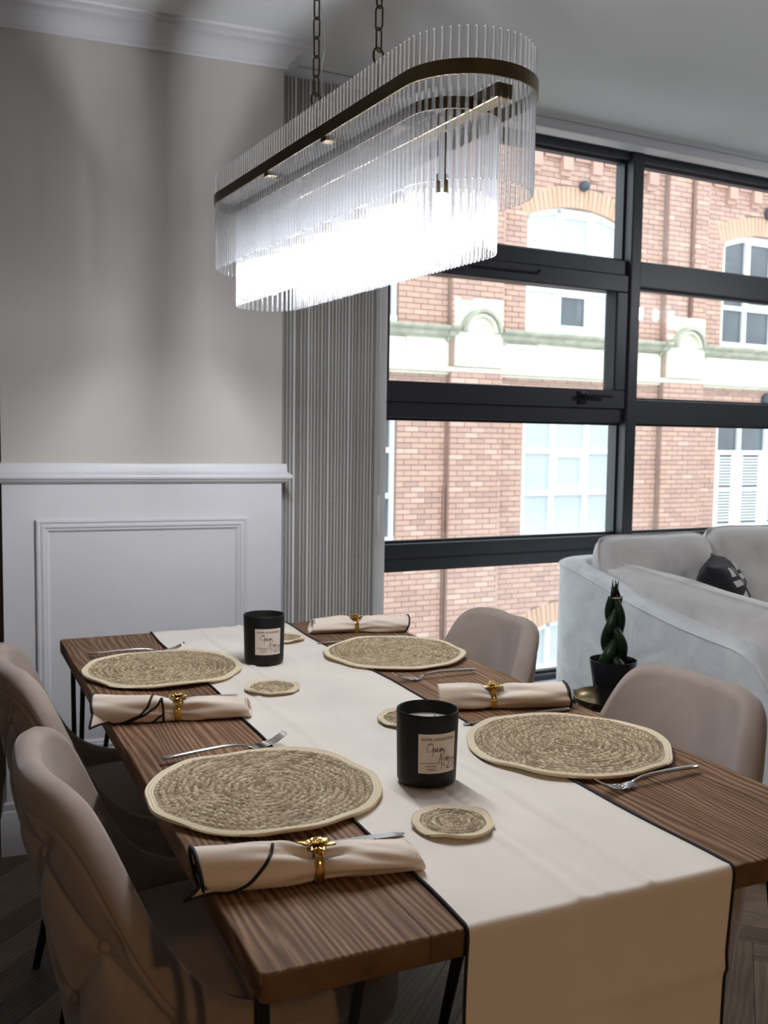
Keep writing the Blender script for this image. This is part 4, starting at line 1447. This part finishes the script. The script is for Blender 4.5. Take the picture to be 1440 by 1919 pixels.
# ------------------------------------------------------------------ dining chairs
def chair_proto(lab):
    t = thing('dining_chair', lab, 'chair', (0, 0, 0), 0, 'taupe velvet dining chairs')
    Z0 = .40
    NPH, NVV = 190, 84
    PM = R(128)
    def plan(phi, z, ins=0.0, ins_b=0.0):
        lean = max(0, (z-.44))/.38
        a = .262+.070*lean-ins
        b = .268+.004*lean-ins_b
        c, s = math.cos(phi), math.sin(phi)
        e = 2/2.7
        x = -a*math.copysign(abs(c)**e, c) if c > 0 else .17*abs(c)**e*1.0
        y = b*math.copysign(abs(s)**e, s)
        return x, y
    HD = [(0, .828), (.03, .822), (.06, .800), (.085, .755), (.115, .690), (.15, .620), (.20, .556), (.26, .520), (.33, .500), (.6, .492)]
    def rim(phi):
        z = .70
        for _ in range(4):
            x, y = plan(phi, z)
            dx = x+.332
            for i in range(len(HD)-1):
                if HD[i][0] <= dx <= HD[i+1][0]:
                    q = (dx-HD[i][0])/(HD[i+1][0]-HD[i][0]); q = q
                    z = HD[i][1]+(HD[i+1][1]-HD[i][1])*q
        return z
    phis = np.linspace(-PM, PM, NPH)
    rims = np.array([rim(p) for p in phis])
    for _ in range(10):
        rims[1:-1] = (rims[:-2]+rims[1:-1]*2+rims[2:])/4
    # tufting layout on the rear shell: (arc length, z)
    btn = [(-.115, .715), (.115, .715), (0, .60), (-.215, .605), (.215, .605), (-.115, .49), (.115, .49), (-.31, .50), (.31, .50)]
    segs = []
    for i, p in enumerate(btn):
        for q in btn[i+1:]:
            d = math.hypot(p[0]-q[0], p[1]-q[1])
            if .10 < d < .17 and abs(p[1]-q[1]) > .05:
                segs.append((p, q))
    for p in ((-.115, .715), (.115, .715)):
        segs += [(p, (p[0]*.35, .80)), (p, (p[0]*1.65, .79))]
    segs += [((-.215, .605), (-.30, .66)), ((.215, .605), (.30, .66)), ((-.115, .49), (-.05, .41)), ((.115, .49), (.05, .41)), ((-.31, .50), (-.36, .53)), ((.31, .50), (.36, .53))]
    arc = [0]
    pp = [plan(p, .6) for p in phis]
    for i in range(1, NPH):
        arc.append(arc[-1]+math.hypot(pp[i][0]-pp[i-1][0], pp[i][1]-pp[i-1][1]))
    arc = np.array(arc)-arc[-1]/2
    def tuft(s, z, top):
        d = 0
        for (p, q) in segs:
            vx, vy = q[0]-p[0], q[1]-p[1]
            tt = max(0, min(1, ((s-p[0])*vx+(z-p[1])*vy)/(vx*vx+vy*vy)))
            e = math.hypot(s-p[0]-tt*vx, z-p[1]-tt*vy)
            d = max(d, .0080*math.exp(-(e/.011)**2)+.0100*math.exp(-(e/.032)**2))
        for p in btn:
            e = math.hypot(s-p[0], z-p[1])
            d = max(d, .022*math.exp(-(e/.024)**2))
        rimd = top-z
        d *= max(0, min(1, (rimd-.050)/.035))
        d = max(d, .0045*math.exp(-((rimd-.050)/.0055)**2))
        if rimd < .05:
            d *= 1
        return d*max(0, min(1, (z-.41)/.03))
    rows = []
    vz = np.linspace(0, 1, NVV)
    outer = []
    for i, p in enumerate(phis):
        col = []
        top = rims[i]
        for q in vz:
            z = Z0+(top-.016-Z0)*q
            x, y = plan(p, z)
            x0, y0 = plan(p, z, .02, .02)
            n = Vector((x-x0, y-y0, 0)); n = n.normalized() if n.length > 1e-6 else Vector((0, 0, 0))
            dd = tuft(arc[i], z, top)-.010*math.sin(PI*q)**.5
            col.append(Vector((x, y, z))-n*dd)
        # rounded rim
        TH_ = .042
        for a in (35, 70, 110, 145):
            z = top-.016+.016*math.sin(R(a))
            k = (1-math.cos(R(a)))/2*TH_
            x, y = plan(p, top-.016, k, k)
            col.append(Vector((x, y, z)))
        for q in vz[::-1]:
            z = .425+(top-.016-.425)*q
            ins = TH_+.012*(1-q)
            x, y = plan(p, z, ins, ins)
            col.append(Vector((x, y, z)))
        outer.append(col)
    m = len(outer[0])
    v = [p for c in outer for p in c]
    f = []
    for i in range(NPH-1):
        for j in range(m-1):
            f.append((i*m+j, i*m+j+1, (i+1)*m+j+1, (i+1)*m+j))
    f.append(tuple(range(m-1, -1, -1))); f.append(tuple((NPH-1)*m+j for j in range(m)))
    mesh('backrest_shell', v, f, MT['chair'], t, True)
    # stitched seam lines round the tufted panel
    for off, rr2 in ((.050, .0013), (.062, .0009)):
        b = MB(); pts = []
        for i in range(6, NPH-6):
            z = rims[i]-off
            if z < .44: continue
            x, y = plan(phis[i], z)
            pts.append((x*1.0, y, z))
        b.tube(pts, rr2, 6); b.build('seam', MT['chair'], t, True)
    # buttons
    for (s, z) in btn:
        i = int(np.argmin(np.abs(arc-s)))
        x, y = plan(phis[i], z); x0, y0 = plan(phis[i], z, .02, .02)
        n = Vector((x-x0, y-y0, 0)).normalized()
        c = Vector((x, y, z))-n*.012
        up_ = Vector((0, 0, 1)); sd = n.cross(up_)
        vv = []; ff = []
        prof = [(.0, .0095), (.006, .0085), (.010, .0055), (.0118, .001), (.011, -.004)]
        for (r_, h) in prof:
            for a in range(16):
                g = 2*PI*a/16
                vv.append(c+n*h+sd*(r_*math.cos(g))+up_*(r_*math.sin(g)))
        for q in range(len(prof)-1):
            for a in range(16):
                ff.append((q*16+a, q*16+(a+1) % 16, (q+1)*16+(a+1) % 16, (q+1)*16+a))
        mesh('button', vv, ff, MT['chair'], t, True)
    # seat cushion
    vv = []; ff = []
    prof = [(.0, .385), (.90, .385), (.985, .392), (1.0, .41), (1.0, .455), (.985, .472), (.95, .482), (.88, .487), (.6, .490), (.3, .491), (.0, .491)]
    K = 64
    for (r_, z) in prof:
        for a in range(K):
            g = 2*PI*a/K
            c, s = math.cos(g), math.sin(g); e = 2/3.2
            x = .015+.245*math.copysign(abs(c)**e, c)*r_; y = .226*math.copysign(abs(s)**e, s)*r_
            vv.append((x, y, z))
    for q in range(len(prof)-1):
        for a in range(K):
            ff.append((q*K+a, q*K+(a+1) % K, (q+1)*K+(a+1) % K, (q+1)*K+a))
    mesh('seat', vv, ff, MT['chair'], t, True)
    # base pan
    vv = []; ff = []
    for (r_, z) in ((.0, .37), (.86, .37), (.93, .385), (.955, .402), (.0, .402)):
        for a in range(K):
            g = 2*PI*a/K
            c, s = math.cos(g), math.sin(g); e = 2/2.8
            vv.append((-.01+.245*math.copysign(abs(c)**e, c)*r_, .245*math.copysign(abs(s)**e, s)*r_, z))
    for q in range(4):
        for a in range(K):
            ff.append((q*K+a, q*K+(a+1) % K, (q+1)*K+(a+1) % K, (q+1)*K+a))
    mesh('base', vv, ff, MT['chair'], t, True)
    for (sx, sy) in ((1, 1), (1, -1), (-1, 1), (-1, -1)):
        b = MB(); b.tube([(.15*sx, .15*sy, .376), (.21*sx-.01, .20*sy, 0)], [.014, .009], 12)
        b.build('leg', MT['black_metal'], t, True)
    return t
ch = chair_proto('taupe velvet chair with buttoned back nearest on the left side of the table')
ch.location = (.425, 1.49, 0); ch.rotation_euler = (0, 0, R(-1))
def put_chair(x, y, rz, lab):
    c = copy_tree(ch); c.location = (x, y, 0); c.rotation_euler = (0, 0, rz); c['label'] = lab
put_chair(.420, 2.20, R(1), 'taupe velvet chair with buttoned back behind the nearest one on the left')
put_chair(1.105, 1.465, PI+R(1), 'taupe velvet chair with smooth back tucked at the near right placemat, before the potted plant')
put_chair(1.105, 2.215, PI-R(1), 'taupe velvet chair with smooth back tucked at the far right placemat, before the window')

# ------------------------------------------------------------------ chandelier
def stadium(a, r, spacing, n=None):
    per = 4*a+2*PI*r
    n = n or int(round(per/spacing))
    out = []
    for i in range(n):
        s = per*i/n
        if s < 2*a: out.append((r, -a+s, 0.0)); continue
        s -= 2*a
        if s < PI*r:
            q = s/r; out.append((r*math.cos(q), a+r*math.sin(q), q)); continue
        s -= PI*r
        if s < 2*a: out.append((-r, a-s, PI)); continue
        s -= 2*a; q = PI+s/r
        out.append((r*math.cos(q), -a+r*math.sin(q), q))
    return out
def rod_mesh(name, L, r):
    prof = [(.0006, 0), (r*.6, .0006), (r*.92, .0018), (r, .0036), (r, L-.004), (r*.9, L-.0018), (r*.6, L-.0006), (.0006, L)]
    b = MB().lathe(prof, 10)
    me = bpy.data.meshes.new(name); me.from_pydata([tuple(p) for p in b.v], [], b.f); me.materials.append(MT['rod'])
    me.polygons.foreach_set('use_smooth', np.ones(len(me.polygons), dtype=bool))
    return me
def ring_band(name, a, r, z0, z1, th, par, m='brass'):
    P = stadium(a, r, .02, 128)
    v = []; f = []
    for (x, y, q) in P:
        # outward normal
        if abs(y) <= a+1e-9: nx_, ny_ = (1 if x > 0 else -1), 0
        else:
            cyy = a if y > 0 else -a
            d = math.hypot(x, y-cyy); nx_, ny_ = x/d, (y-cyy)/d
        for (o, z) in ((0, z0), (th, z0), (th, z1), (0, z1)):
            v.append((x+nx_*o, y+ny_*o, z))
    n = len(P)
    for i in range(n):
        j = (i+1) % n
        for k in range(4):
            f.append((i*4+k, j*4+k, j*4+(k+1) % 4, i*4+(k+1) % 4))
    o = mesh(name, v, f, MT[m], par)
    return smooth_by_angle(o, 40)
CA, CR, CAi, CRi = .426, .1075, .388, .073
ZB0, ZB1 = 1.8330, 1.8552
lamp = thing('chandelier', 'long oval brass chandelier with two tiers of clear glass rods hanging over the table', 'chandelier', (.74, 1.795, 0), R(4.15))
ring_band('outer_band', CA, CR+.0035, ZB0, ZB1, .0028, lamp)
ring_band('inner_band', CAi, CRi+.0035, 1.806, 1.824, .0025, lamp)
rm = rod_mesh('glass_rod', .2215, .0030)
for (x, y, q) in stadium(CA, CR, .0128):
    inst('glass_rod', rm, lamp, (x, y, 1.6835), (0, 0, q))
rmi = rod_mesh('inner_glass_rod', .2420, .0030)
for (x, y, q) in stadium(CAi, CRi, .0122):
    inst('inner_glass_rod', rmi, lamp, (x, y, 1.5985), (0, 0, q))
b = MB(); b.box(-.014, .014, -.531, .531, 1.806, 1.828, .002); b.build('centre_bar', MT['brass'], lamp)
for y in (-.135, .135):
    w_ = CR+.004
    b = MB(); b.box(-w_, w_, y-.010, y+.010, 1.826, 1.834, .001)
    b.build('cross_bar', MT['brass'], lamp)
BY = [-.36, -.216, -.072, .072, .216, .36]
for y in BY:
    b = MB(); b.lathe([(.006, 1.80), (.006, 1.735), (.0105, 1.733), (.0115, 1.728), (.0115, 1.705), (.010, 1.702)], 20, (0, y, 0))
    lh = b.build('lamp_holder', MT['brass'], lamp); smooth_by_angle(lh)
    b = MB(); b.lathe([(.009, 1.702), (.0125, 1.694), (.0125, 1.640), (.0105, 1.631), (.006, 1.626), (.001, 1.625)], 16, (0, y, 0))
    b.build('capsule_bulb', MT['bulb'], lamp, True)
def link_mesh(L, wd, wr):
    P = []
    for i in range(24):
        a = 2*PI*i/24
        x = wd*math.cos(a); z = wd*math.sin(a)+(L if math.sin(a) >= 0 else -L)
        P.append((x, 0, z))
    b = MB().tube(P, wr, 8, closed=True)
    me = bpy.data.meshes.new('link'); me.from_pydata([tuple(p) for p in b.v], [], b.f); me.materials.append(MT['dark_brass'])
    me.polygons.foreach_set('use_smooth', np.ones(len(me.polygons), dtype=bool))
    return me
lk = link_mesh(.0135, .0078, .0017)
big = link_mesh(.002, .0140, .0021)
for y in (.135, -.135):
    b = MB(); b.tube([(0, y, 1.832), (0, y, 1.980)], .004, 10); b.lathe([(.004, 1.832), (.009, 1.834), (.009, 1.842), (.004, 1.846)], 16, (0, y, 0))
    hs = b.build('hanging_stem', MT['dark_brass'], lamp); smooth_by_angle(hs)
    chn = bpy.data.objects.new('chain', None); chn.empty_display_size = .03; link(chn, lamp)
    inst('link', big, chn, (0, y, 1.994), (0, 0, R(20)))
    z = 1.994+.012+.0185; k = 0
    while z < ZC-.05:
        inst('link', lk, chn, (0, y, z), (0, 0, R(25+(90 if k % 2 else 0))))
        z += .0385; k += 1
    b = MB(); b.tube([(0, y, z-.02), (0, y, ZC-.02)], .003, 8)
    b.build('ceiling_hook', MT['dark_brass'], lamp, True)
b = MB(); b.tube(catmull([(.004, .137, 1.96), (.016, .14, 2.0), (.013, .138, 2.06), (.020, .138, 2.12), (.008, .136, 2.2), (.004, .135, 2.3), (.006, .135, 2.53)], 8), .0016, 8)
b.build('supply_cord', MT['rod'], lamp, True)
b = MB(); b.box(-.05, .05, -.30, .30, ZC-.022, ZC, .004); b.build('ceiling_plate', MT['brass'], lamp)

# the same lamp over the living area, seen mirrored in the window glass
l2 = copy_tree(lamp)
l2.location = (4.445, 1.867, .50)
l2.rotation_euler = (0, 0, R(90))
l2['label'] = 'second long oval glass rod chandelier over the living area, mirrored in the window'
for c in kids(l2):
    if c.name.startswith(('ceiling_plate',)):
        c.location.z = -.50
    if c.name.startswith('chain'):
        for q in [k for k in kids(c) if k.location.z > 2.02]:
            bpy.data.objects.remove(q)
    if c.name.startswith(('ceiling_hook', 'supply_cord')):
        bpy.data.objects.remove(c)

# ------------------------------------------------------------------ sofa
sofa = thing('sofa', 'silver grey velvet sofa with sweeping curved arm under the window', 'sofa', (0, 0, 0), 0)
SX0, SX1, SYF, SYB = 2.17, 4.35, 1.95, 3.20
def sofa_path(off):
    """plan path of the outer face, left front -> back left corner -> back right corner; off = inset"""
    P = []
    rc = .22
    x0, x1, yb = SX0+off, SX1-off, SYB-off
    rc2 = max(.03, rc-off)
    for y in np.linspace(SYF, yb-rc2, 26):
        P.append((x0, y))
    for a in np.linspace(PI, PI/2, 12)[1:]:
        P.append((x0+rc2+rc2*math.cos(a), yb-rc2+rc2*math.sin(a)))
    for x in np.linspace(x0+rc2, x1-rc2, 24)[1:]:
        P.append((x, yb))
    for a in np.linspace(PI/2, 0, 12)[1:]:
        P.append((x1-rc2+rc2*math.cos(a), yb-rc2+rc2*math.sin(a)))
    for y in np.linspace(yb-rc2, SYF, 26)[1:]:
        P.append((x1, y))
    return P
def arm_h(x, y):
    K = [(1.90, .40), (1.97, .52), (2.04, .63), (2.09, .680), (2.14, .690), (2.25, .697), (2.42, .715), (2.65, .755), (2.85, .800), (2.97, .825), (3.10, .835), (3.3, .835)]
    for i in range(len(K)-1):
        if K[i][0] <= y <= K[i+1][0]:
            q = (y-K[i][0])/(K[i+1][0]-K[i][0])
            return K[i][1]+(K[i+1][1]-K[i][1])*q
    return .36
po_, pi_ = sofa_path(0), sofa_path(.105)
hs_ = [arm_h(x, y) for x, y in po_]
for _ in range(1):
    hs_ = [hs_[0]]+[(hs_[i-1]+2*hs_[i]+hs_[i+1])/4 for i in range(1, len(hs_)-1)]+[hs_[-1]]
v = []; f = []
prof_n = 0
for i, ((xa, ya), (xb, yb)) in enumerate(zip(po_, pi_)):
    h = hs_[i]
    col = [(xa, ya, .06)]
    for q in (.25, .5, .75):
        col.append((xa-(xb-xa)*.02*math.sin(PI*q), ya-(yb-ya)*.02*math.sin(PI*q), .06+(h-.03-.06)*q))
    for a in (0, 30, 60, 90):
        s_ = .018*(1-math.cos(R(a)))/.105; col.append((xa+(xb-xa)*s_, ya+(yb-ya)*s_, h-.022+.022*math.sin(R(a))))
    col.append(((xa+xb)/2, (ya+yb)/2, h+.006))
    for a in (90, 60, 30, 0):
        s_ = 1-.018*(1-math.cos(R(a)))/.105; col.append((xa+(xb-xa)*s_, ya+(yb-ya)*s_, h-.022+.022*math.sin(R(a))))
    col.append((xb, yb, .30))
    prof_n = len(col); v += col
for i in range(len(po_)-1):
    for j in range(prof_n-1):
        f.append((i*prof_n+j, i*prof_n+j+1, (i+1)*prof_n+j+1, (i+1)*prof_n+j))
f.append(tuple(range(prof_n-1, -1, -1))); f.append(tuple((len(po_)-1)*prof_n+j for j in range(prof_n)))
mesh('frame_shell', v, f, MT['sofa'], sofa, True)
b = MB(); b.tube([(x-.0, y, h-.012) for (x, y), h in zip(po_, hs_)], .0042, 8); b.build('piping', MT['sofa'], sofa, True)
b = MB(); b.box(SX0+.10, SX1-.10, 1.98, 3.08, .10, .30, .02); b.build('seat_base', MT['sofa'], sofa)
def pillow(cx, cy, cz, w, h, t, rz, tilt, mat, name, parent=None, seed=0, nrm=(0, 0), amp=.006, pinch=.05, roll_=0, cr=1.0):
    """soft cushion: w along local x, h along local z, thickness t along local y"""
    r_ = random.Random(seed); ph = [r_.uniform(0, 6.28) for _ in range(6)]
    n, m = 26, 20
    v = []; f = []
    def pt(i, j, s):
        u, q = -1+2*i/n, -1+2*j/m
        eu, eq = 1-abs(u)**3.2, 1-abs(q)**3.2
        th = t/2*max(0, eu*eq)**.34
        # edges pull in slightly between the corners
        px_ = u*w/2*(1-pinch*(1-q*q)*abs(u)**3)
        pz_ = q*h/2*(1-pinch*(1-u*u)*abs(q)**3)
        px_ *= 1-.075*cr*abs(q)**6; pz_ *= 1-.085*cr*abs(u)**6
        wr = amp*(math.sin(7*u+ph[0]+3*q)+.7*math.sin(11*u*q+ph[1])+.6*math.sin(9*q+ph[2]))*max(0, eu*eq)**.5
        return (px_, s*th+wr*s, pz_)
    idx = {}
    for s in (-1, 1):
        for i in range(n+1):
            for j in range(m+1):
                if s == 1 and (i in (0, n) or j in (0, m)):
                    idx[(s, i, j)] = idx[(-1, i, j)]
                    continue
                idx[(s, i, j)] = len(v); v.append(pt(i, j, s))
        for i in range(n):
            for j in range(m):
                q = [idx_ for idx_ in ((s, i, j), (s, i+1, j), (s, i+1, j+1), (s, i, j+1))]
                f.append(q if s == -1 else q[::-1])
    f = [tuple(idx[k] for k in q) for q in f]
    o = mesh(name, v, f, mat, parent, True)
    o.rotation_euler = (tilt, roll_, rz); o.location = (cx, cy, cz)
    edge = [pt(i, 0, 1) for i in range(n)]+[pt(n, j, 1) for j in range(m)]+[pt(i, m, 1) for i in range(n, 0, -1)]+[pt(0, j, 1) for j in range(m, 0, -1)]
    return o, edge, pt
def soft(cx, cy, cz, w, h, t, rz, tilt, mat, name, lab, cat, **k):
    g = thing(name, lab, cat, (cx, cy, cz), rz)
    o, edge, pt = pillow(0, 0, 0, w, h, t, 0, tilt, mat, 'cover', g, **k)
    b = MB(); b.tube(edge, .0035, 6, closed=True); b.build('piping', mat, o, True)
    return g, o, pt
# seat cushions
for i, (x0, x1) in enumerate(((2.32, 3.25), (3.26, 4.20))):
    b = MB(); b.box(x0, x1, 1.96, 2.98, .29, .43, .045)
    so = b.build('seat_cushion', MT['sofa_cushion'], sofa); smooth_by_angle(so, 60)
for (x, y) in ((2.26, 2.05), (4.26, 2.05), (2.36, 3.06), (4.16, 3.06)):
    b = MB(); b.tube([(x, y, .10), (x, y, 0)], [.024, .016], 12); b.build('leg', MT['black_metal'], sofa, True)
soft(2.545, 2.925, .690, .56, .52, .22, R(1), R(-10), MT['sofa_cushion'], 'back_cushion', 'plump grey back cushion in the corner of the sofa against the window', 'cushion', seed=3, amp=.008)
soft(3.20, 2.935, .700, .78, .54, .24, R(-1), R(-10), MT['sofa_cushion'], 'back_cushion', 'plump creased grey back cushion right of the black patterned pillow', 'cushion', seed=8, amp=.011)
soft(2.365, 2.46, .650, 1.12, .34, .19, R(90), R(-12), MT['sofa_cushion'], 'arm_cushion', 'long pale grey cushion leaning along the curved sofa arm', 'cushion', seed=5, amp=.008, roll_=R(-4.0), cr=.5)
# patterned pillow
gp, op, ptf = soft(2.615, 2.60, .672, .42, .44, .17, R(44), R(-24), MT['black_plastic'], 'patterned_pillow', 'black pillow with white geometric patches standing on the sofa seat', 'pillow', seed=12, amp=.003, cr=0.0, pinch=.10)
MT['black_fabric'] = plain('black_cotton', (.012, .012, .016), .85, var=.2, scale=200)
MT['white_patch'] = plain('white_print', (.62, .60, .60), .85, var=.05, scale=200)
op.data.materials[0] = MT['black_fabric']
for k in kids(op): k.data.materials[0] = MT['black_fabric']
def patch(poly):
    """flat print following the pillow front"""
    v = []; f = []
    poly = [Vector(p) for p in poly]
    n = 5
    a, b_, c, d = poly
    for i in range(n+1):
        for j in range(n+1):
            p = a.lerp(b_, i/n).lerp(d.lerp(c, i/n), j/n)
            q = ptf((p.x+1)*13, (p.y+1)*10, -1)
            v.append((q[0], q[1]-.0012, q[2]))
    for i in range(n):
        for j in range(n):
            f.append((i*(n+1)+j, (i+1)*(n+1)+j, (i+1)*(n+1)+j+1, i*(n+1)+j+1))
    o = mesh('white_patch', v, f, MT['white_patch'], op, True)
for i in range(4):
    for j in range(4):
        x, y = -.86+i*.45, -.86+j*.45
        if (i+j) % 2 == 0:
            patch([(x, y), (x+.34, y+.06), (x+.30, y+.36), (x+.02, y+.30)])
        else:
            patch([(x+.05, y+.02), (x+.36, y), (x+.33, y+.10), (x+.04, y+.13)])
            patch([(x+.10, y+.20), (x+.30, y+.18), (x+.36, y+.36), (x+.22, y+.37)])

# ------------------------------------------------------------------ plant on its stand
PX, PY = 1.772, 2.215
ZTR = .528
st_ = thing('plant_stand', 'black metal stand with a round brass tray under the potted plant', 'plant stand', (PX, PY, 0), 0)
b = MB(); b.lathe([(.002, ZTR), (.085, ZTR), (.100, ZTR+.006), (.110, ZTR+.020), (.113, ZTR+.032), (.1105, ZTR+.0325), (.106, ZTR+.022), (.097, ZTR+.010), (.084, ZTR+.005), (.002, ZTR+.004)], 64)
smooth_by_angle(b.build('tray', MT['tray'], st_), 60)
for k in range(4):
    a = R(115)+k*PI/2
    c, s = math.cos(a), math.sin(a)
    b = MB(); b.tube([(.121*c, .121*s, ZTR+.028), (.121*c, .121*s, 0)], .0055, 8)
    b.tube([(.121*c, .121*s, ZTR+.026), (.112*c, .112*s, ZTR+.026)], .004, 6)
    b.build('leg', MT['black_metal'], st_)
b = MB(); b.tube([(.121*math.cos(2*PI*i/40), .121*math.sin(2*PI*i/40), ZTR-.008) for i in range(40)], .004, 8, closed=True)
b.tube([(.118*math.cos(2*PI*i/40), .118*math.sin(2*PI*i/40), .16) for i in range(40)], .004, 8, closed=True)
b.build('hoop', MT['black_metal'], st_, True)
pl = thing('potted_plant', 'braided snake plant in a black pot standing on the brass tray', 'plant', (PX, PY, ZTR+.0056), 0)
b = MB(); b.lathe([(.002, 0), (.044, 0), (.046, .002), (.0675, .128), (.0685, .134), (.0662, .134), (.0645, .126), (.060, .100), (.002, .100)], 56)
smooth_by_angle(b.build('pot', MT['pot'], pl), 50)
b = MB(); b.lathe([(.002, .1005), (.060, .1005), (.0605, .108), (.04, .112), (.002, .113)], 32); b.build('soil', MT['soil'], pl, True)
nst = 3
for k in range(nst):
    b = MB(); P = []; rad_ = []
    for i in range(61):
        q = i/60
        ph = q*2.0*PI*.85+2*PI*k/nst
        env = .030*(1-.55*q)
        # a flat three-strand plait
        x = env*math.sin(ph); y = env*.55*math.sin(2*ph)
        P.append((x*math.cos(R(-25))-y*math.sin(R(-25)), x*math.sin(R(-25))+y*math.cos(R(-25)), .095+q*.222))
        rad_.append(.0180*(1-.45*q)+.001)
    b.tube(P, rad_, 12)
    n = len(b.v); b.a = [min(1, .3+.5*abs(math.sin(i*.11))*((i*7919 % 13)/13)) for i in range(n)]
    so = b.build('stem', MT['leaf'], pl, True, 'tint')
    for tips in range(2):
        b = MB(); a = 2*PI*k/nst+tips*.8
        e = P[-1]
        b.tube([e, (e[0]+.006*math.cos(a), e[1]+.006*math.sin(a), e[2]+.020), (e[0]+.013*math.cos(a), e[1]+.013*math.sin(a), e[2]+.042+.008*tips)], [.0050, .0040, .0006], 8)
        b.build('leaf_tip', MT['leaf'], so, True)
b = MB(); b.tube([(.0155*math.cos(2*PI*i/24), .0155*math.sin(2*PI*i/24), .315) for i in range(24)], .0022, 8, closed=True)
b.build('tie', MT['cotton_edge'], pl, True)

# ------------------------------------------------------------------ kitchen lamp behind the camera (warm light on the near end)
kl = thing('pendant_lamp', 'warm kitchen pendant lamp hanging behind the viewer', 'lamp', (.55, -1.7, -.12), 0)
b = MB(); b.lathe([(.02, 2.02), (.05, 2.0), (.13, 1.86), (.128, 1.86), (.048, 1.99), (.02, 2.01)], 32); smooth_by_angle(b.build('shade', MT['brass'], kl), 60)
b = MB(); b.lathe([(.002, 1.84), (.03, 1.855), (.038, 1.885), (.025, 1.93), (.012, 1.96), (.002, 1.965)], 20); b.build('bulb', MT['warm_bulb'], kl, True)
b = MB(); b.tube([(0, 0, 2.015), (0, 0, ZC+.12)], .004, 8); b.build('cord', MT['black_metal'], kl)
